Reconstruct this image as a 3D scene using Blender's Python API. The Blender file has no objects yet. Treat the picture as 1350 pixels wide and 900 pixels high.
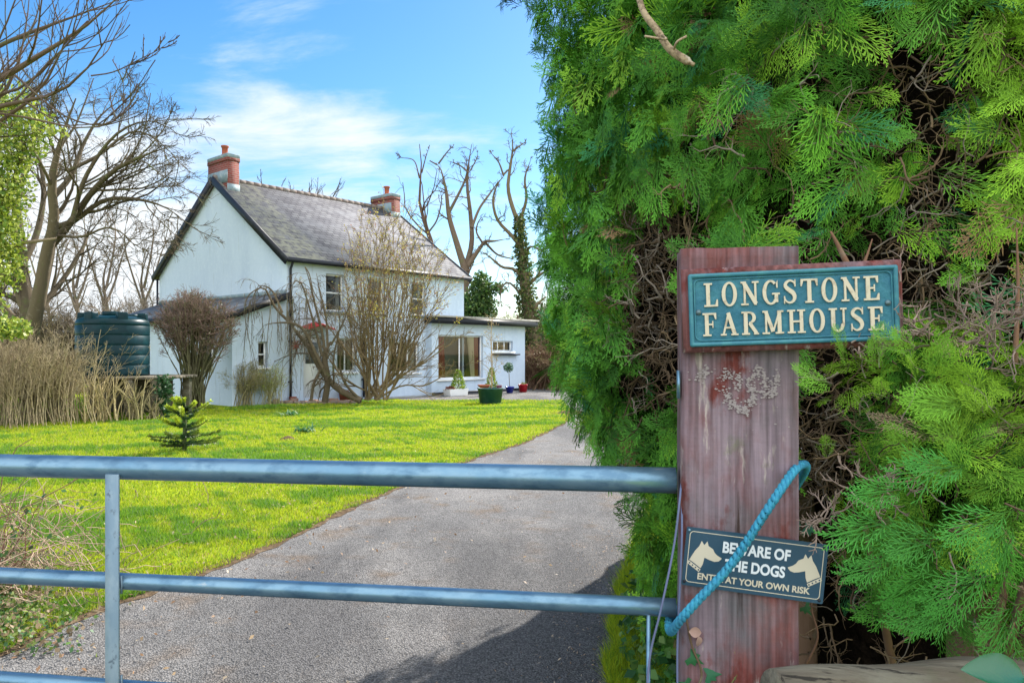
import bpy, math, random
import numpy as np
from mathutils import Vector, Matrix
R = math.radians
rng = np.random.default_rng(7)
random.seed(7)
scene = bpy.context.scene
col = scene.collection
F = 1000.0            # focal length in photo pixels (1350 wide)
CX, HY, CAMZ = 675.0, 465.0, 1.6

# ------------------------------------------------------------------ camera
cam = bpy.data.cameras.new('camera'); camo = bpy.data.objects.new('camera', cam); col.objects.link(camo)
cam.sensor_width = 36; cam.lens = 36*F/1350; cam.shift_y = (HY-450)/1350
cam.clip_end = 2000; cam.clip_start = 0.05
camo.location = (0, 0, CAMZ); camo.rotation_euler = (R(90), 0, 0)
scene.camera = camo

# ------------------------------------------------------------------ light
SUN_AZ, SUN_EL = 36.0, 38.0       # clockwise from +Y
scene.view_settings.view_transform = 'Standard'
scene.view_settings.look = 'None'; scene.view_settings.gamma = 1
scene.view_settings.use_curve_mapping = False
scene.view_settings.exposure = 1.34
world = bpy.data.worlds.new('World'); scene.world = world; world.use_nodes = True
def sky_world():
    nt = world.node_tree; nt.nodes.clear(); N = nt.nodes.new; Lk = nt.links.new
    out = N('ShaderNodeOutputWorld')
    sky = N('ShaderNodeTexSky'); sky.sky_type = 'NISHITA'; sky.sun_disc = False
    sky.sun_elevation = R(SUN_EL); sky.sun_rotation = R(SUN_AZ); sky.air_density = 1.0; sky.dust_density = 0.4; sky.ozone_density = 2.0
    hsv = N('ShaderNodeHueSaturation'); hsv.inputs['Saturation'].default_value = 1.36; hsv.inputs['Hue'].default_value = 0.499; hsv.inputs['Value'].default_value = 1.08
    Lk(sky.outputs[0], hsv.inputs['Color'])
    b1 = N('ShaderNodeBackground'); b1.inputs['Strength'].default_value = 0.078
    Lk(hsv.outputs[0], b1.inputs['Color'])
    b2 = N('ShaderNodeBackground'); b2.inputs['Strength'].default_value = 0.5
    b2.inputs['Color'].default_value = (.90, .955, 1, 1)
    tc = N('ShaderNodeTexCoord')
    sep = N('ShaderNodeSeparateXYZ'); Lk(tc.outputs['Generated'], sep.inputs[0])
    zz = N('ShaderNodeMath'); zz.operation = 'MAXIMUM'; zz.inputs[1].default_value = 0.0; Lk(sep.outputs[2], zz.inputs[0])
    za = N('ShaderNodeMath'); za.inputs[1].default_value = 0.22; Lk(zz.outputs[0], za.inputs[0])
    dv = N('ShaderNodeVectorMath'); dv.operation = 'DIVIDE'; Lk(tc.outputs['Generated'], dv.inputs[0]); 
    cb = N('ShaderNodeCombineXYZ'); [Lk(za.outputs[0], cb.inputs[i]) for i in range(2)]; cb.inputs[2].default_value = 1
    Lk(cb.outputs[0], dv.inputs[1])
    nz = N('ShaderNodeTexNoise'); nz.inputs['Scale'].default_value = 2.0; nz.inputs['Detail'].default_value = 7; nz.inputs['Roughness'].default_value = .62
    nz.inputs['Distortion'].default_value = .35
    mp = N('ShaderNodeMapping'); mp.inputs['Scale'].default_value = (0.9, 1.9, .6); mp.inputs['Location'].default_value = (3.1, 1.2, 0); mp.inputs['Rotation'].default_value = (0,0,R(-14))
    Lk(dv.outputs[0], mp.inputs[0]); Lk(mp.outputs[0], nz.inputs['Vector'])
    acc = nz.outputs['Fac']
    def blob(d, lo, amt):
        nonlocal acc
        v = Vector(d).normalized()
        dp = N('ShaderNodeVectorMath'); dp.operation = 'DOT_PRODUCT'; dp.inputs[1].default_value = v
        Lk(tc.outputs['Generated'], dp.inputs[0])
        mr = N('ShaderNodeMapRange'); mr.interpolation_type = 'SMOOTHSTEP'
        mr.inputs['From Min'].default_value = lo; mr.inputs['From Max'].default_value = 1
        mr.inputs['To Max'].default_value = amt; Lk(dp.outputs['Value'], mr.inputs['Value'])
        ad = N('ShaderNodeMath'); Lk(acc, ad.inputs[0]); Lk(mr.outputs[0], ad.inputs[1]); acc = ad.outputs[0]
    blob((-.30, 1, .325), .988, .17)
    blob((-.13, 1, .30), .991, .13)
    blob((-.62, 1, .07), .955, .55)
    blob((-.30, 1, .20), .988, .12)
    blob((-.05, 1, .03), .93, .12)
    blob((.1, -1, .45), -.25, .75)  # unseen bright cloud bank behind the camera, added for fill light
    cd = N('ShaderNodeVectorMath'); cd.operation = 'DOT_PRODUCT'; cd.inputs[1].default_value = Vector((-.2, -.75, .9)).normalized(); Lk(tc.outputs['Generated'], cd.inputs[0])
    cm = N('ShaderNodeMapRange'); cm.inputs['From Min'].default_value = -.3; cm.inputs['From Max'].default_value = .6; cm.inputs['To Min'].default_value = .45; cm.inputs['To Max'].default_value = 1.05  # clouds out of view made brighter to add fill
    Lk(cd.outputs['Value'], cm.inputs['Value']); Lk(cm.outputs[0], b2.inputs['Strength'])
    rp = N('ShaderNodeMapRange'); rp.interpolation_type = 'SMOOTHSTEP'
    rp.inputs['From Min'].default_value = .60; rp.inputs['From Max'].default_value = 1.0
    Lk(acc, rp.inputs['Value'])
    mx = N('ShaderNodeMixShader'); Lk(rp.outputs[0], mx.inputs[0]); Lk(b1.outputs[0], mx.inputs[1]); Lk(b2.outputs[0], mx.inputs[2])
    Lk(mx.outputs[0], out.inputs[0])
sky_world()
sl = bpy.data.lights.new('sun', 'SUN'); so = bpy.data.objects.new('sun', sl); col.objects.link(so)
sl.energy = 4.5; sl.angle = R(0.6); sl.color = (1, .95, .87)
sd = Vector((math.sin(R(SUN_AZ))*math.cos(R(SUN_EL)), math.cos(R(SUN_AZ))*math.cos(R(SUN_EL)), math.sin(R(SUN_EL))))
so.rotation_euler = sd.to_track_quat('Z', 'Y').to_euler(); so.location = sd*50
scene.cycles.max_bounces = 6; scene.cycles.transparent_max_bounces = 8
scene.cycles.use_denoising = True

# ------------------------------------------------------------------ helpers
def W(px, py, Y):
    return np.array([(px-CX)/F*Y, Y, CAMZ+(HY-py)/F*Y])
def nrm(a):
    return a/np.maximum(np.linalg.norm(a, axis=-1, keepdims=True), 1e-9)

class MB:
    """collects polygons for one mesh object"""
    def __init__(s): s.v = []; s.c = []; s.f = {}; s.n = 0; s.hascol = False
    def raw(s, V, Fs, C=None):
        V = np.asarray(V, float).reshape(-1, 3); Fs = np.asarray(Fs, int)
        s.v.append(V)
        if C is None: C = np.ones((len(V), 3))
        else:
            s.hascol = True; C = np.broadcast_to(np.asarray(C, float), (len(V), 3))
        s.c.append(C)
        s.f.setdefault(Fs.shape[1], []).append(Fs+s.n); s.n += len(V)
        return s
    def poly(s, pts, C=None):
        return s.raw(pts, [list(range(len(pts)))], C)
    def box(s, x0, x1, y0, y1, z0, z1):
        V = [(x, y, z) for z in (z0, z1) for y in (y0, y1) for x in (x0, x1)]
        return s.raw(V, [(0,2,3,1),(4,5,7,6),(0,1,5,4),(2,6,7,3),(0,4,6,2),(1,3,7,5)])
    def obox(s, o, ax, ay, az):
        o, ax, ay, az = map(lambda q: np.asarray(q, float), (o, ax, ay, az))
        V = [o+ax*i+ay*j+az*k for k in (0,1) for j in (0,1) for i in (0,1)]
        return s.raw(V, [(0,2,3,1),(4,5,7,6),(0,1,5,4),(2,6,7,3),(0,4,6,2),(1,3,7,5)])
    def beam(s, a, b, w, h, up=(0,0,1)):
        a, b = np.asarray(a, float), np.asarray(b, float); d = b-a
        sd_ = nrm(np.cross(d, up))*w; u = nrm(np.cross(sd_, d))*h
        return s.obox(a-sd_/2-u/2, sd_, d, u)
    def tubes(s, P, Rr, n=3, C=None, caps=False):
        P = np.asarray(P, float); Rr = np.asarray(Rr, float); B, K, _ = P.shape
        T = nrm(np.gradient(P, axis=1))
        d = nrm(P[:, -1]-P[:, 0]); ref = np.where(np.abs(d[:, 2:3]) > .8, np.array([[1., .13, 0]]), np.array([[0, 0.07, 1.]]))
        ref = np.broadcast_to(ref[:, None, :], P.shape)
        S = nrm(np.cross(T, ref)); U = np.cross(S, T)
        a = np.arange(n)*2*math.pi/n
        V = P[:, :, None, :]+Rr[:, :, None, None]*(np.cos(a)[None, None, :, None]*S[:, :, None, :]+np.sin(a)[None, None, :, None]*U[:, :, None, :])
        idx = np.arange(B*K*n).reshape(B, K, n)
        A = idx[:, :-1, :]; Bq = idx[:, 1:, :]
        Fq = np.stack([A, np.roll(A, -1, 2), np.roll(Bq, -1, 2), Bq], -1).reshape(-1, 4)
        if C is not None:
            C = np.asarray(C, float)
            if C.ndim == 2: C = np.repeat(C, K*n, axis=0)
        base = s.n
        s.raw(V, Fq, C)
        if caps:
            for b in range(B):
                s.f.setdefault(n, []).append(base+idx[b, 0, ::-1][None, :]); s.f.setdefault(n, []).append(base+idx[b, -1, :][None, :])
        return s
    def tube(s, P, r, n=8, C=None, caps=True):
        P = np.asarray(P, float); r = np.broadcast_to(np.asarray(r, float), (len(P),))
        return s.tubes(P[None], r[None], n, C, caps)
    def lathe(s, prof, c=(0,0,0), n=32, close=True):
        a = np.arange(n)*2*math.pi/n
        V = np.array([[(c[0]+r*math.cos(t), c[1]+r*math.sin(t), c[2]+z) for t in a] for r, z in prof])
        idx = np.arange(len(prof)*n).reshape(len(prof), n)
        Fq = np.stack([idx[:-1], np.roll(idx[:-1], -1, 1), np.roll(idx[1:], -1, 1), idx[1:]], -1).reshape(-1, 4)
        return s.raw(V, Fq)
    def batch(s, TV, TF, O, M, S, C=None):
        """template verts TV, faces TF placed at O (B,3) with columns M (B,3,3), scales S (B,)"""
        B = len(O); n = len(TV)
        V = np.einsum('bij,nj->bni', M, TV)*np.asarray(S)[:, None, None]+O[:, None, :]
        Fa = (np.asarray(TF)[None]+(np.arange(B)*n)[:, None, None]).reshape(-1, len(TF[0]))
        if C is not None:
            C = np.asarray(C)
            if C.ndim == 2: C = np.repeat(C, n, axis=0)
            else: C = C.reshape(-1, 3)
        return s.raw(V, Fa, C)
    def build(s, name, mat, parent=None, smooth=False, uv=False):
        me = bpy.data.meshes.new(name)
        V = np.concatenate(s.v); ls = []; lt = []; vi = []; p = 0
        for k, L in s.f.items():
            A = np.concatenate(L); vi.append(A.ravel()); ls.append(p+np.arange(len(A))*k); lt.append(np.full(len(A), k)); p += A.size
        vi = np.concatenate(vi); ls = np.concatenate(ls); lt = np.concatenate(lt)
        me.vertices.add(len(V)); me.vertices.foreach_set('co', V.astype(np.float32).ravel())
        me.loops.add(len(vi)); me.loops.foreach_set('vertex_index', vi.astype(np.int32))
        me.polygons.add(len(ls)); me.polygons.foreach_set('loop_start', ls.astype(np.int32))
        if smooth: me.polygons.foreach_set('use_smooth', np.ones(len(ls), bool))
        me.update(calc_edges=True)
        if s.hascol:
            ca = me.color_attributes.new('Col', 'FLOAT_COLOR', 'POINT')
            C = np.concatenate(s.c); C = np.concatenate([C, np.ones((len(C), 1))], 1)
            ca.data.foreach_set('color', C.astype(np.float32).ravel())
        if uv:
            ul = me.uv_layers.new(name='UVMap')
            nn = np.zeros(len(ls)*3); me.polygons.foreach_get('normal', nn); nn = nn.reshape(-1, 3)
            h = np.stack([-nn[:, 1], nn[:, 0], 0*nn[:, 0]], 1); flat = np.linalg.norm(h, axis=1) < .02
            h[flat] = (1, 0, 0); h = nrm(h); vv = np.cross(nn, h)
            pol = np.repeat(np.arange(len(ls)), lt)
            order = np.concatenate([np.arange(a, a+b) for a, b in zip(ls, lt)]) if len(ls) < 20000 else np.arange(len(vi))
            co = V[vi[order]]
            uvs = np.stack([(co*h[pol]).sum(1), (co*vv[pol]).sum(1)], 1)
            full = np.zeros((len(vi), 2)); full[order] = uvs
            ul.data.foreach_set('uv', full.astype(np.float32).ravel())
        if mat: me.materials.append(mat)
        o = bpy.data.objects.new(name, me); col.objects.link(o)
        if parent is not None: o.parent = parent
        return o

def tag(o, label=None, cat=None, group=None, kind=None):
    if label: o['label'] = label
    if cat: o['category'] = cat
    if group: o['group'] = group
    if kind: o['kind'] = kind
    return o
def empty(name, loc=(0,0,0), rz=0, label=None, cat=None, group=None):
    o = bpy.data.objects.new(name, None); col.objects.link(o)
    o.location = loc; o.rotation_euler = (0, 0, rz); o.empty_display_size = .1
    return tag(o, label, cat, group)
def bevel(o, w, seg=2):
    m = o.modifiers.new('bevel', 'BEVEL'); m.width = w; m.segments = seg; m.limit_method = 'ANGLE'; m.angle_limit = R(40)
    return o

# ------------------------------------------------------------------ materials
def mat(name, base=(.5,.5,.5), rough=.8, spec=.3, metal=0, noise=None, bump=None, attr=False, trans=0, alpha=None):
    """noise: list of (scale, color, lo, hi, (sx,sy,sz), detail) layered over base ; bump: list of (scale, strength, dist, (sx,sy,sz))"""
    m = bpy.data.materials.new(name); m.use_nodes = True; nt = m.node_tree; N = nt.nodes.new; Lk = nt.links.new
    b = nt.nodes['Principled BSDF']
    b.inputs['Roughness'].default_value = rough; b.inputs['Metallic'].default_value = metal
    b.inputs['Specular IOR Level'].default_value = spec
    tc = N('ShaderNodeTexCoord')
    cur = None
    if attr:
        a = N('ShaderNodeAttribute'); a.attribute_name = 'Col'; cur = a.outputs['Color']
        if attr == 'mul':
            mm = N('ShaderNodeMix'); mm.data_type = 'RGBA'; mm.blend_type = 'MULTIPLY'; mm.inputs[0].default_value = 1
            Lk(cur, mm.inputs[6]); mm.inputs[7].default_value = (*base, 1); cur = mm.outputs[2]
    else:
        rgb = N('ShaderNodeRGB'); rgb.outputs[0].default_value = (*base, 1); cur = rgb.outputs[0]
    for nn in (noise or []):
        sc, c, lo, hi = nn[:4]; st = nn[4] if len(nn) > 4 else (1,1,1); det = nn[5] if len(nn) > 5 else 5
        mp = N('ShaderNodeMapping'); mp.inputs['Scale'].default_value = st; mp.inputs['Location'].default_value = (random.random()*9,)*3
        Lk(tc.outputs['Object'], mp.inputs[0])
        tx = N('ShaderNodeTexNoise'); tx.inputs['Scale'].default_value = sc; tx.inputs['Detail'].default_value = det; tx.inputs['Roughness'].default_value = .62
        Lk(mp.outputs[0], tx.inputs['Vector'])
        mr = N('ShaderNodeMapRange'); mr.inputs['From Min'].default_value = lo; mr.inputs['From Max'].default_value = hi; Lk(tx.outputs['Fac'], mr.inputs['Value'])
        mx = N('ShaderNodeMix'); mx.data_type = 'RGBA'; Lk(mr.outputs[0], mx.inputs[0]); Lk(cur, mx.inputs[6]); mx.inputs[7].default_value = (*c, 1)
        cur = mx.outputs[2]
    Lk(cur, b.inputs['Base Color'])
    prev = None
    for bb in (bump or []):
        sc, stg, ds = bb[:3]; st = bb[3] if len(bb) > 3 else (1,1,1)
        mp = N('ShaderNodeMapping'); mp.inputs['Scale'].default_value = st; Lk(tc.outputs['Object'], mp.inputs[0])
        tx = N('ShaderNodeTexNoise'); tx.inputs['Scale'].default_value = sc; tx.inputs['Detail'].default_value = 6; Lk(mp.outputs[0], tx.inputs['Vector'])
        bp = N('ShaderNodeBump'); bp.inputs['Strength'].default_value = stg; bp.inputs['Distance'].default_value = ds
        Lk(tx.outputs['Fac'], bp.inputs['Height'])
        if prev: Lk(prev, bp.inputs['Normal'])
        prev = bp.outputs[0]
    if prev: Lk(prev, b.inputs['Normal'])
    if trans:
        tr = N('ShaderNodeBsdfTranslucent'); Lk(cur, tr.inputs['Color'])
        mx = N('ShaderNodeMixShader'); mx.inputs[0].default_value = trans
        Lk(b.outputs[0], mx.inputs[1]); Lk(tr.outputs[0], mx.inputs[2]); Lk(mx.outputs[0], nt.nodes['Material Output'].inputs[0])
    m['cur'] = 0
    return m
def nodes_of(m): return m.node_tree, m.node_tree.nodes.new, m.node_tree.links.new, m.node_tree.nodes['Principled BSDF']

M = {}
M['foliage'] = mat('conifer_foliage', attr=True, rough=.6, spec=.15, trans=.15)
M['leaf'] = mat('leaf', attr=True, rough=.5, spec=.3, trans=.35)
M['grass'] = mat('grass_blade', attr=True, rough=.6, spec=.2, trans=.5)
M['deadtwig'] = mat('dead_twig', attr=True, rough=.9, spec=.1)
M['bark'] = mat('bark', attr='mul', base=(1,1,1), rough=.95, spec=.1, noise=[(2.5, (.10,.12,.04), .56, .75), (9, (.24,.21,.16), .6, .75)], bump=[(14, .6, .03, (1,1,.25))])
M['core'] = mat('dead_interior_shade', (.012,.009,.007), rough=1, spec=0, noise=[(9, (.03,.021,.014), .5, .75)], bump=[(14, 1, .08)])  # dead growth colour taken to near black as painted gap shade
# lawn and ground
M['lawn'] = mat('lawn', (.20,.27,.012), rough=.95, spec=.05, noise=[(.35, (.26,.31,.012), .35, .65), (2.2, (.07,.15,.012), .48, .66), (7, (.20,.23,.03), .55, .7), (5, (.14,.10,.04), .60, .70)], bump=[(9, .6, .05), (60, .6, .02)])
M['field'] = mat('field', (.09,.13,.02), rough=1, spec=.05, noise=[(.2, (.12,.11,.04), .4, .7)])
def m_tarmac():
    m = mat('tarmac', (.185,.178,.175), rough=.9, spec=.2, noise=[(1.1, (.27,.255,.245), .4, .65), (2.3, (.19,.14,.10), .52, .72), (.55, (.13,.125,.125), .48, .6, (1,.35,1)), (5, (.12,.11,.105), .6, .8)])
    nt, N, Lk, b = nodes_of(m)
    src = b.inputs['Base Color'].links[0].from_socket
    tc = N('ShaderNodeTexCoord'); vo = N('ShaderNodeTexVoronoi'); vo.inputs['Scale'].default_value = 100; Lk(tc.outputs['Object'], vo.inputs['Vector'])
    sp = N('ShaderNodeSeparateColor'); Lk(vo.outputs['Color'], sp.inputs[0])
    mr = N('ShaderNodeMapRange'); mr.inputs['To Min'].default_value = .6; mr.inputs['To Max'].default_value = 1.4; Lk(sp.outputs[0], mr.inputs['Value'])
    d = N('ShaderNodeMapRange'); d.inputs['From Min'].default_value = .2; d.inputs['From Max'].default_value = .75; d.inputs['To Min'].default_value = 1; d.inputs['To Max'].default_value = .45; Lk(vo.outputs['Distance'], d.inputs['Value'])
    mu = N('ShaderNodeMath'); mu.operation = 'MULTIPLY'; Lk(mr.outputs[0], mu.inputs[0]); Lk(d.outputs[0], mu.inputs[1])
    mx = N('ShaderNodeVectorMath'); mx.operation = 'SCALE'; Lk(src, mx.inputs[0]); Lk(mu.outputs[0], mx.inputs['Scale']); Lk(mx.outputs[0], b.inputs['Base Color'])
    bp = N('ShaderNodeBump'); bp.inputs['Strength'].default_value = .9; bp.inputs['Distance'].default_value = .012; bp.invert = True
    Lk(vo.outputs['Distance'], bp.inputs['Height']); Lk(bp.outputs[0], b.inputs['Normal'])
    return m
M['tarmac'] = m_tarmac()
M['soil'] = mat('soil', (.10,.07,.045), rough=1, spec=0, noise=[(12, (.2,.15,.1), .5, .7)], bump=[(20, 1, .04)])
M['concrete'] = mat('concrete', (.32,.31,.29), rough=.95, noise=[(3, (.2,.19,.16), .45, .7)], bump=[(30, .4, .01)])
# house
M['render'] = mat('painted_render', (.54,.63,.75), rough=.9, spec=.2, noise=[(1.2, (.47,.56,.69), .42, .75, (1,1,.25)), (2.0, (.36,.42,.46), .60, .85, (3,3,.3)), (8, (.60,.68,.78), .5, .8)], bump=[(40, .25, .01)])
def m_slate():
    m = mat('roof_slate', (.2,.2,.21), rough=.9, spec=.12)
    nt, N, Lk, b = nodes_of(m)
    tc = N('ShaderNodeTexCoord'); br = N('ShaderNodeTexBrick'); Lk(tc.outputs['UV'], br.inputs['Vector'])
    br.inputs['Scale'].default_value = 1; br.inputs['Brick Width'].default_value = .28; br.inputs['Row Height'].default_value = .19; br.inputs['Mortar Size'].default_value = .012
    br.inputs['Color1'].default_value = (.115,.11,.12,1); br.inputs['Color2'].default_value = (.19,.185,.19,1); br.inputs['Mortar'].default_value = (.05,.05,.055,1); br.inputs['Mortar Smooth'].default_value = .3
    nz = N('ShaderNodeTexNoise'); nz.inputs['Scale'].default_value = 1.4; nz.inputs['Detail'].default_value = 8; Lk(tc.outputs['UV'], nz.inputs['Vector'])
    mr = N('ShaderNodeMapRange'); mr.inputs['From Min'].default_value = .48; mr.inputs['From Max'].default_value = .72; Lk(nz.outputs[0], mr.inputs['Value'])
    mx = N('ShaderNodeMix'); mx.data_type = 'RGBA'; Lk(mr.outputs[0], mx.inputs[0]); Lk(br.outputs['Color'], mx.inputs[6]); mx.inputs[7].default_value = (.20,.20,.21,1)
    # lichened strip along the near verge
    sx = N('ShaderNodeSeparateXYZ'); Lk(tc.outputs['Object'], sx.inputs[0])
    nz2 = N('ShaderNodeTexNoise'); nz2.inputs['Scale'].default_value = 5; nz2.inputs['Detail'].default_value = 8; Lk(tc.outputs['Object'], nz2.inputs['Vector'])
    m2 = N('ShaderNodeMapRange'); m2.inputs['From Min'].default_value = 1.65; m2.inputs['From Max'].default_value = 1.35; Lk(sx.outputs[0], m2.inputs['Value'])
    m3 = N('ShaderNodeMapRange'); m3.inputs['From Min'].default_value = .38; m3.inputs['From Max'].default_value = .6; Lk(nz2.outputs[0], m3.inputs['Value'])
    mm = N('ShaderNodeMath'); mm.operation = 'MULTIPLY'; Lk(m2.outputs[0], mm.inputs[0]); Lk(m3.outputs[0], mm.inputs[1])
    mx2 = N('ShaderNodeMix'); mx2.data_type = 'RGBA'; Lk(mm.outputs[0], mx2.inputs[0]); Lk(mx.outputs[2], mx2.inputs[6]); mx2.inputs[7].default_value = (.25,.245,.20,1)
    Lk(mx2.outputs[2], b.inputs['Base Color'])
    bp = N('ShaderNodeBump'); bp.inputs['Strength'].default_value = .8; bp.inputs['Distance'].default_value = .02; Lk(br.outputs['Fac'], bp.inputs['Height']); bp.invert = True
    Lk(bp.outputs[0], b.inputs['Normal'])
    return m
M['slate'] = m_slate()
def m_brick():
    m = mat('brick', (.35,.1,.06), rough=.9)
    nt, N, Lk, b = nodes_of(m)
    tc = N('ShaderNodeTexCoord'); br = N('ShaderNodeTexBrick'); Lk(tc.outputs['UV'], br.inputs['Vector'])
    br.inputs['Scale'].default_value = 1; br.inputs['Brick Width'].default_value = .225; br.inputs['Row Height'].default_value = .075; br.inputs['Mortar Size'].default_value = .008
    br.inputs['Color1'].default_value = (.17,.032,.024,1); br.inputs['Color2'].default_value = (.14,.032,.024,1); br.inputs['Mortar'].default_value = (.18,.13,.11,1)
    nz = N('ShaderNodeTexNoise'); nz.inputs['Scale'].default_value = 3; nz.inputs['Detail'].default_value = 8; Lk(tc.outputs['Object'], nz.inputs['Vector'])
    mr = N('ShaderNodeMapRange'); mr.inputs['From Min'].default_value = .52; mr.inputs['From Max'].default_value = .75; Lk(nz.outputs[0], mr.inputs['Value'])
    mx = N('ShaderNodeMix'); mx.data_type = 'RGBA'; Lk(mr.outputs[0], mx.inputs[0]); Lk(br.outputs['Color'], mx.inputs[6]); mx.inputs[7].default_value = (.13,.07,.06,1)
    Lk(mx.outputs[2], b.inputs['Base Color'])
    return m
M['brick'] = m_brick()
M['pot_clay'] = mat('terracotta', (.28,.07,.035), rough=.85, noise=[(6, (.2,.09,.06), .5, .7)])
M['blackpaint'] = mat('black_paint', (.012,.014,.022), rough=.5, noise=[(4, (.03,.035,.045), .5, .8)])
M['whitewood'] = mat('white_frame', (.8,.8,.8), rough=.5)
M['dark'] = mat('dark_void', (.01,.01,.01), rough=1)
M['felt'] = mat('roof_felt', (.10,.11,.13), rough=.9, noise=[(2, (.2,.22,.25), .5, .7)])
M['lead'] = mat('lead_flashing', (.16,.22,.25), rough=.7, noise=[(5, (.3,.34,.34), .5, .7)])
M['redcurtain'] = mat('red_curtain', (.22,.012,.03), rough=.9)
M['creamcurtain'] = mat('cream_curtain', (.62,.55,.4), rough=.9)
M['netcurtain'] = mat('net_curtain', (.5,.5,.5), rough=.9)
def m_glass():
    m = bpy.data.materials.new('window_glass'); m.use_nodes = True; nt = m.node_tree; nt.nodes.clear(); N = nt.nodes.new; Lk = nt.links.new
    o = N('ShaderNodeOutputMaterial'); t = N('ShaderNodeBsdfTransparent'); t.inputs[0].default_value = (.85,.87,.85,1)
    g = N('ShaderNodeBsdfGlossy'); g.inputs['Roughness'].default_value = .02; fr = N('ShaderNodeFresnel'); fr.inputs[0].default_value = 1.7
    mx = N('ShaderNodeMixShader'); Lk(fr.outputs[0], mx.inputs[0]); Lk(t.outputs[0], mx.inputs[1]); Lk(g.outputs[0], mx.inputs[2]); Lk(mx.outputs[0], o.inputs[0])
    return m
M['glass'] = m_glass()
M['redpaint'] = mat('red_paint', (.35,.02,.02), rough=.5)
M['wood'] = mat('weathered_timber', (.12,.10,.075), rough=.95, noise=[(14, (.17,.155,.12), .48, .6, (.15,1,1), 10), (4, (.08,.10,.045), .52, .68), (50, (.03,.025,.02), .6, .66, (.1,1,1))], bump=[(60, .9, .01, (.12,1,1))])
M['tank'] = mat('tank_plastic', (.0015,.020,.026), rough=.36, spec=.15, noise=[(3, (.004,.038,.046), .5, .75)])
M['galv'] = mat('galvanised_steel', (.12,.23,.33), rough=.33, metal=.62, spec=.5, noise=[(16, (.17,.28,.37), .42, .60, (.5,1,1)), (34, (.09,.175,.26), .50, .66, (.5,1,1)), (60, (.34,.38,.39), .66, .74, (.2,1,1))], bump=[(60, .15, .002)])
M['galvbar'] = mat('galvanised_bar', (.15,.22,.28), rough=.5, metal=.35, spec=.5, noise=[(14, (.22,.29,.34), .45, .6, (1,1,.5)), (40, (.08,.11,.14), .58, .68)])

# ------------------------------------------------------------------ the ground
drive_L = np.array([(1.5,-6),(-9,-4.5),(-7,-.5),(-4.6,1.6),(-3.3,3.1),(-2.72,4.0),(-2.62,4.45),(-2.48,4.92),(-2.27,5.33),(-2.06,5.93),(-1.87,6.8),(-1.5,8.4),(-1.0,10.1),(-.41,11.85),(.2,13.4),(.69,15.2),(1.2,17.2),(1.55,19.5),(1.7,22.0),(1.2,23.9),(0,24.3),(-1.4,24.6),(-3.0,24.6)])[1:]
drive_R = np.array([(2.0,-6),(1.6,0),(.75,2),(.5,3.3),(.5,3.9),(.66,4.8),(.9,5.8),(1.5,8),(2.8,12),(4.3,17),(6.5,24),(7.5,30),(7,38)])
def noisy(P, n, amp):
    t = np.concatenate([[0], np.cumsum(np.linalg.norm(np.diff(P, axis=0), axis=1))]); u = np.linspace(0, t[-1], n)
    Q = np.stack([np.interp(u, t, P[:, i]) for i in range(P.shape[1])], 1); return Q+rng.normal(0, amp, Q.shape)*np.linspace(1, 1.6, n)[:, None]
MB().raw([(-600,-300,-.02),(600,-300,-.02),(600,900,-.02),(-600,900,-.02)], [(0,1,2,3)]).build('field', M['field'])['kind'] = 'structure'
MB().raw([(-40,-8,-.004),(40,-8,-.004),(40,48,-.004),(-40,48,-.004)], [(0,1,2,3)]).build('lawn', M['lawn'])['kind'] = 'structure'
def drive_mesh():
    Lp = noisy(drive_L, 240, .018); Rp = noisy(drive_R, 240, .02)
    poly = [tuple(p)+(0.0,) for p in Lp]+[(-6.5,31,0),(-5,40,0)]+[tuple(p)+(0.0,) for p in Rp[::-1]]
    me = bpy.data.meshes.new('driveway'); me.from_pydata(poly, [], [list(range(len(poly)))]); me.materials.append(M['tarmac'])
    o = bpy.data.objects.new('driveway', me); col.objects.link(o); o['kind'] = 'structure'
    # soil margin beneath the lawn's edge
    mb = MB(); n = len(Lp); T = nrm(np.gradient(Lp, axis=0)); S = np.stack([-T[:, 1], T[:, 0]], 1)
    w = .05+.05*np.abs(np.sin(np.arange(n)*.9))+rng.random(n)*.06
    A = np.c_[Lp-S*.03, np.full(n, .004)]; B = np.c_[Lp+S*w[:, None], np.full(n, .006)]
    i = np.arange(n-1); mb.raw(np.concatenate([A, B]), np.stack([i, i+1, n+i+1, n+i], 1))
    e = mb.build('soil_edge', M['soil']); e['kind'] = 'structure'
drive_mesh()
def edge_x(Y): return np.interp(Y, drive_L[3:18, 1], drive_L[3:18, 0])
def redge_x(Y): return np.interp(Y, drive_R[3:, 1], drive_R[3:, 0])

C0 = np.array([-7.19, 24.2, 0]); UA = math.atan2(.76, .65)
uu = np.array([math.cos(UA), math.sin(UA), 0]); vv_ = np.array([-uu[1], uu[0], 0])
def blades(mb, P, h, w, cols):
    n = len(P); a = rng.random(n)*2*math.pi; lean = rng.normal(0, .45, (n, 2))*h[:, None]
    s = np.stack([np.cos(a), np.sin(a), 0*a], 1)*w[:, None]/2
    A = P-s; B = P+s; T = P+np.c_[lean, h]; 
    V = np.stack([A, B, T], 1).reshape(-1, 3)
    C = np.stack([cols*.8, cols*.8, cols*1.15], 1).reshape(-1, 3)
    mb.raw(V, np.arange(3*n).reshape(-1, 3), C)
def vnoise(x, y, s, seed):
    r = np.random.default_rng(seed); ph = r.random((6, 2))*6.3; k = r.normal(0, 1, (6, 2))*s
    return sum(np.sin(k[i, 0]*x+k[i, 1]*y+ph[i, 0]) for i in range(6))/6
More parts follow.
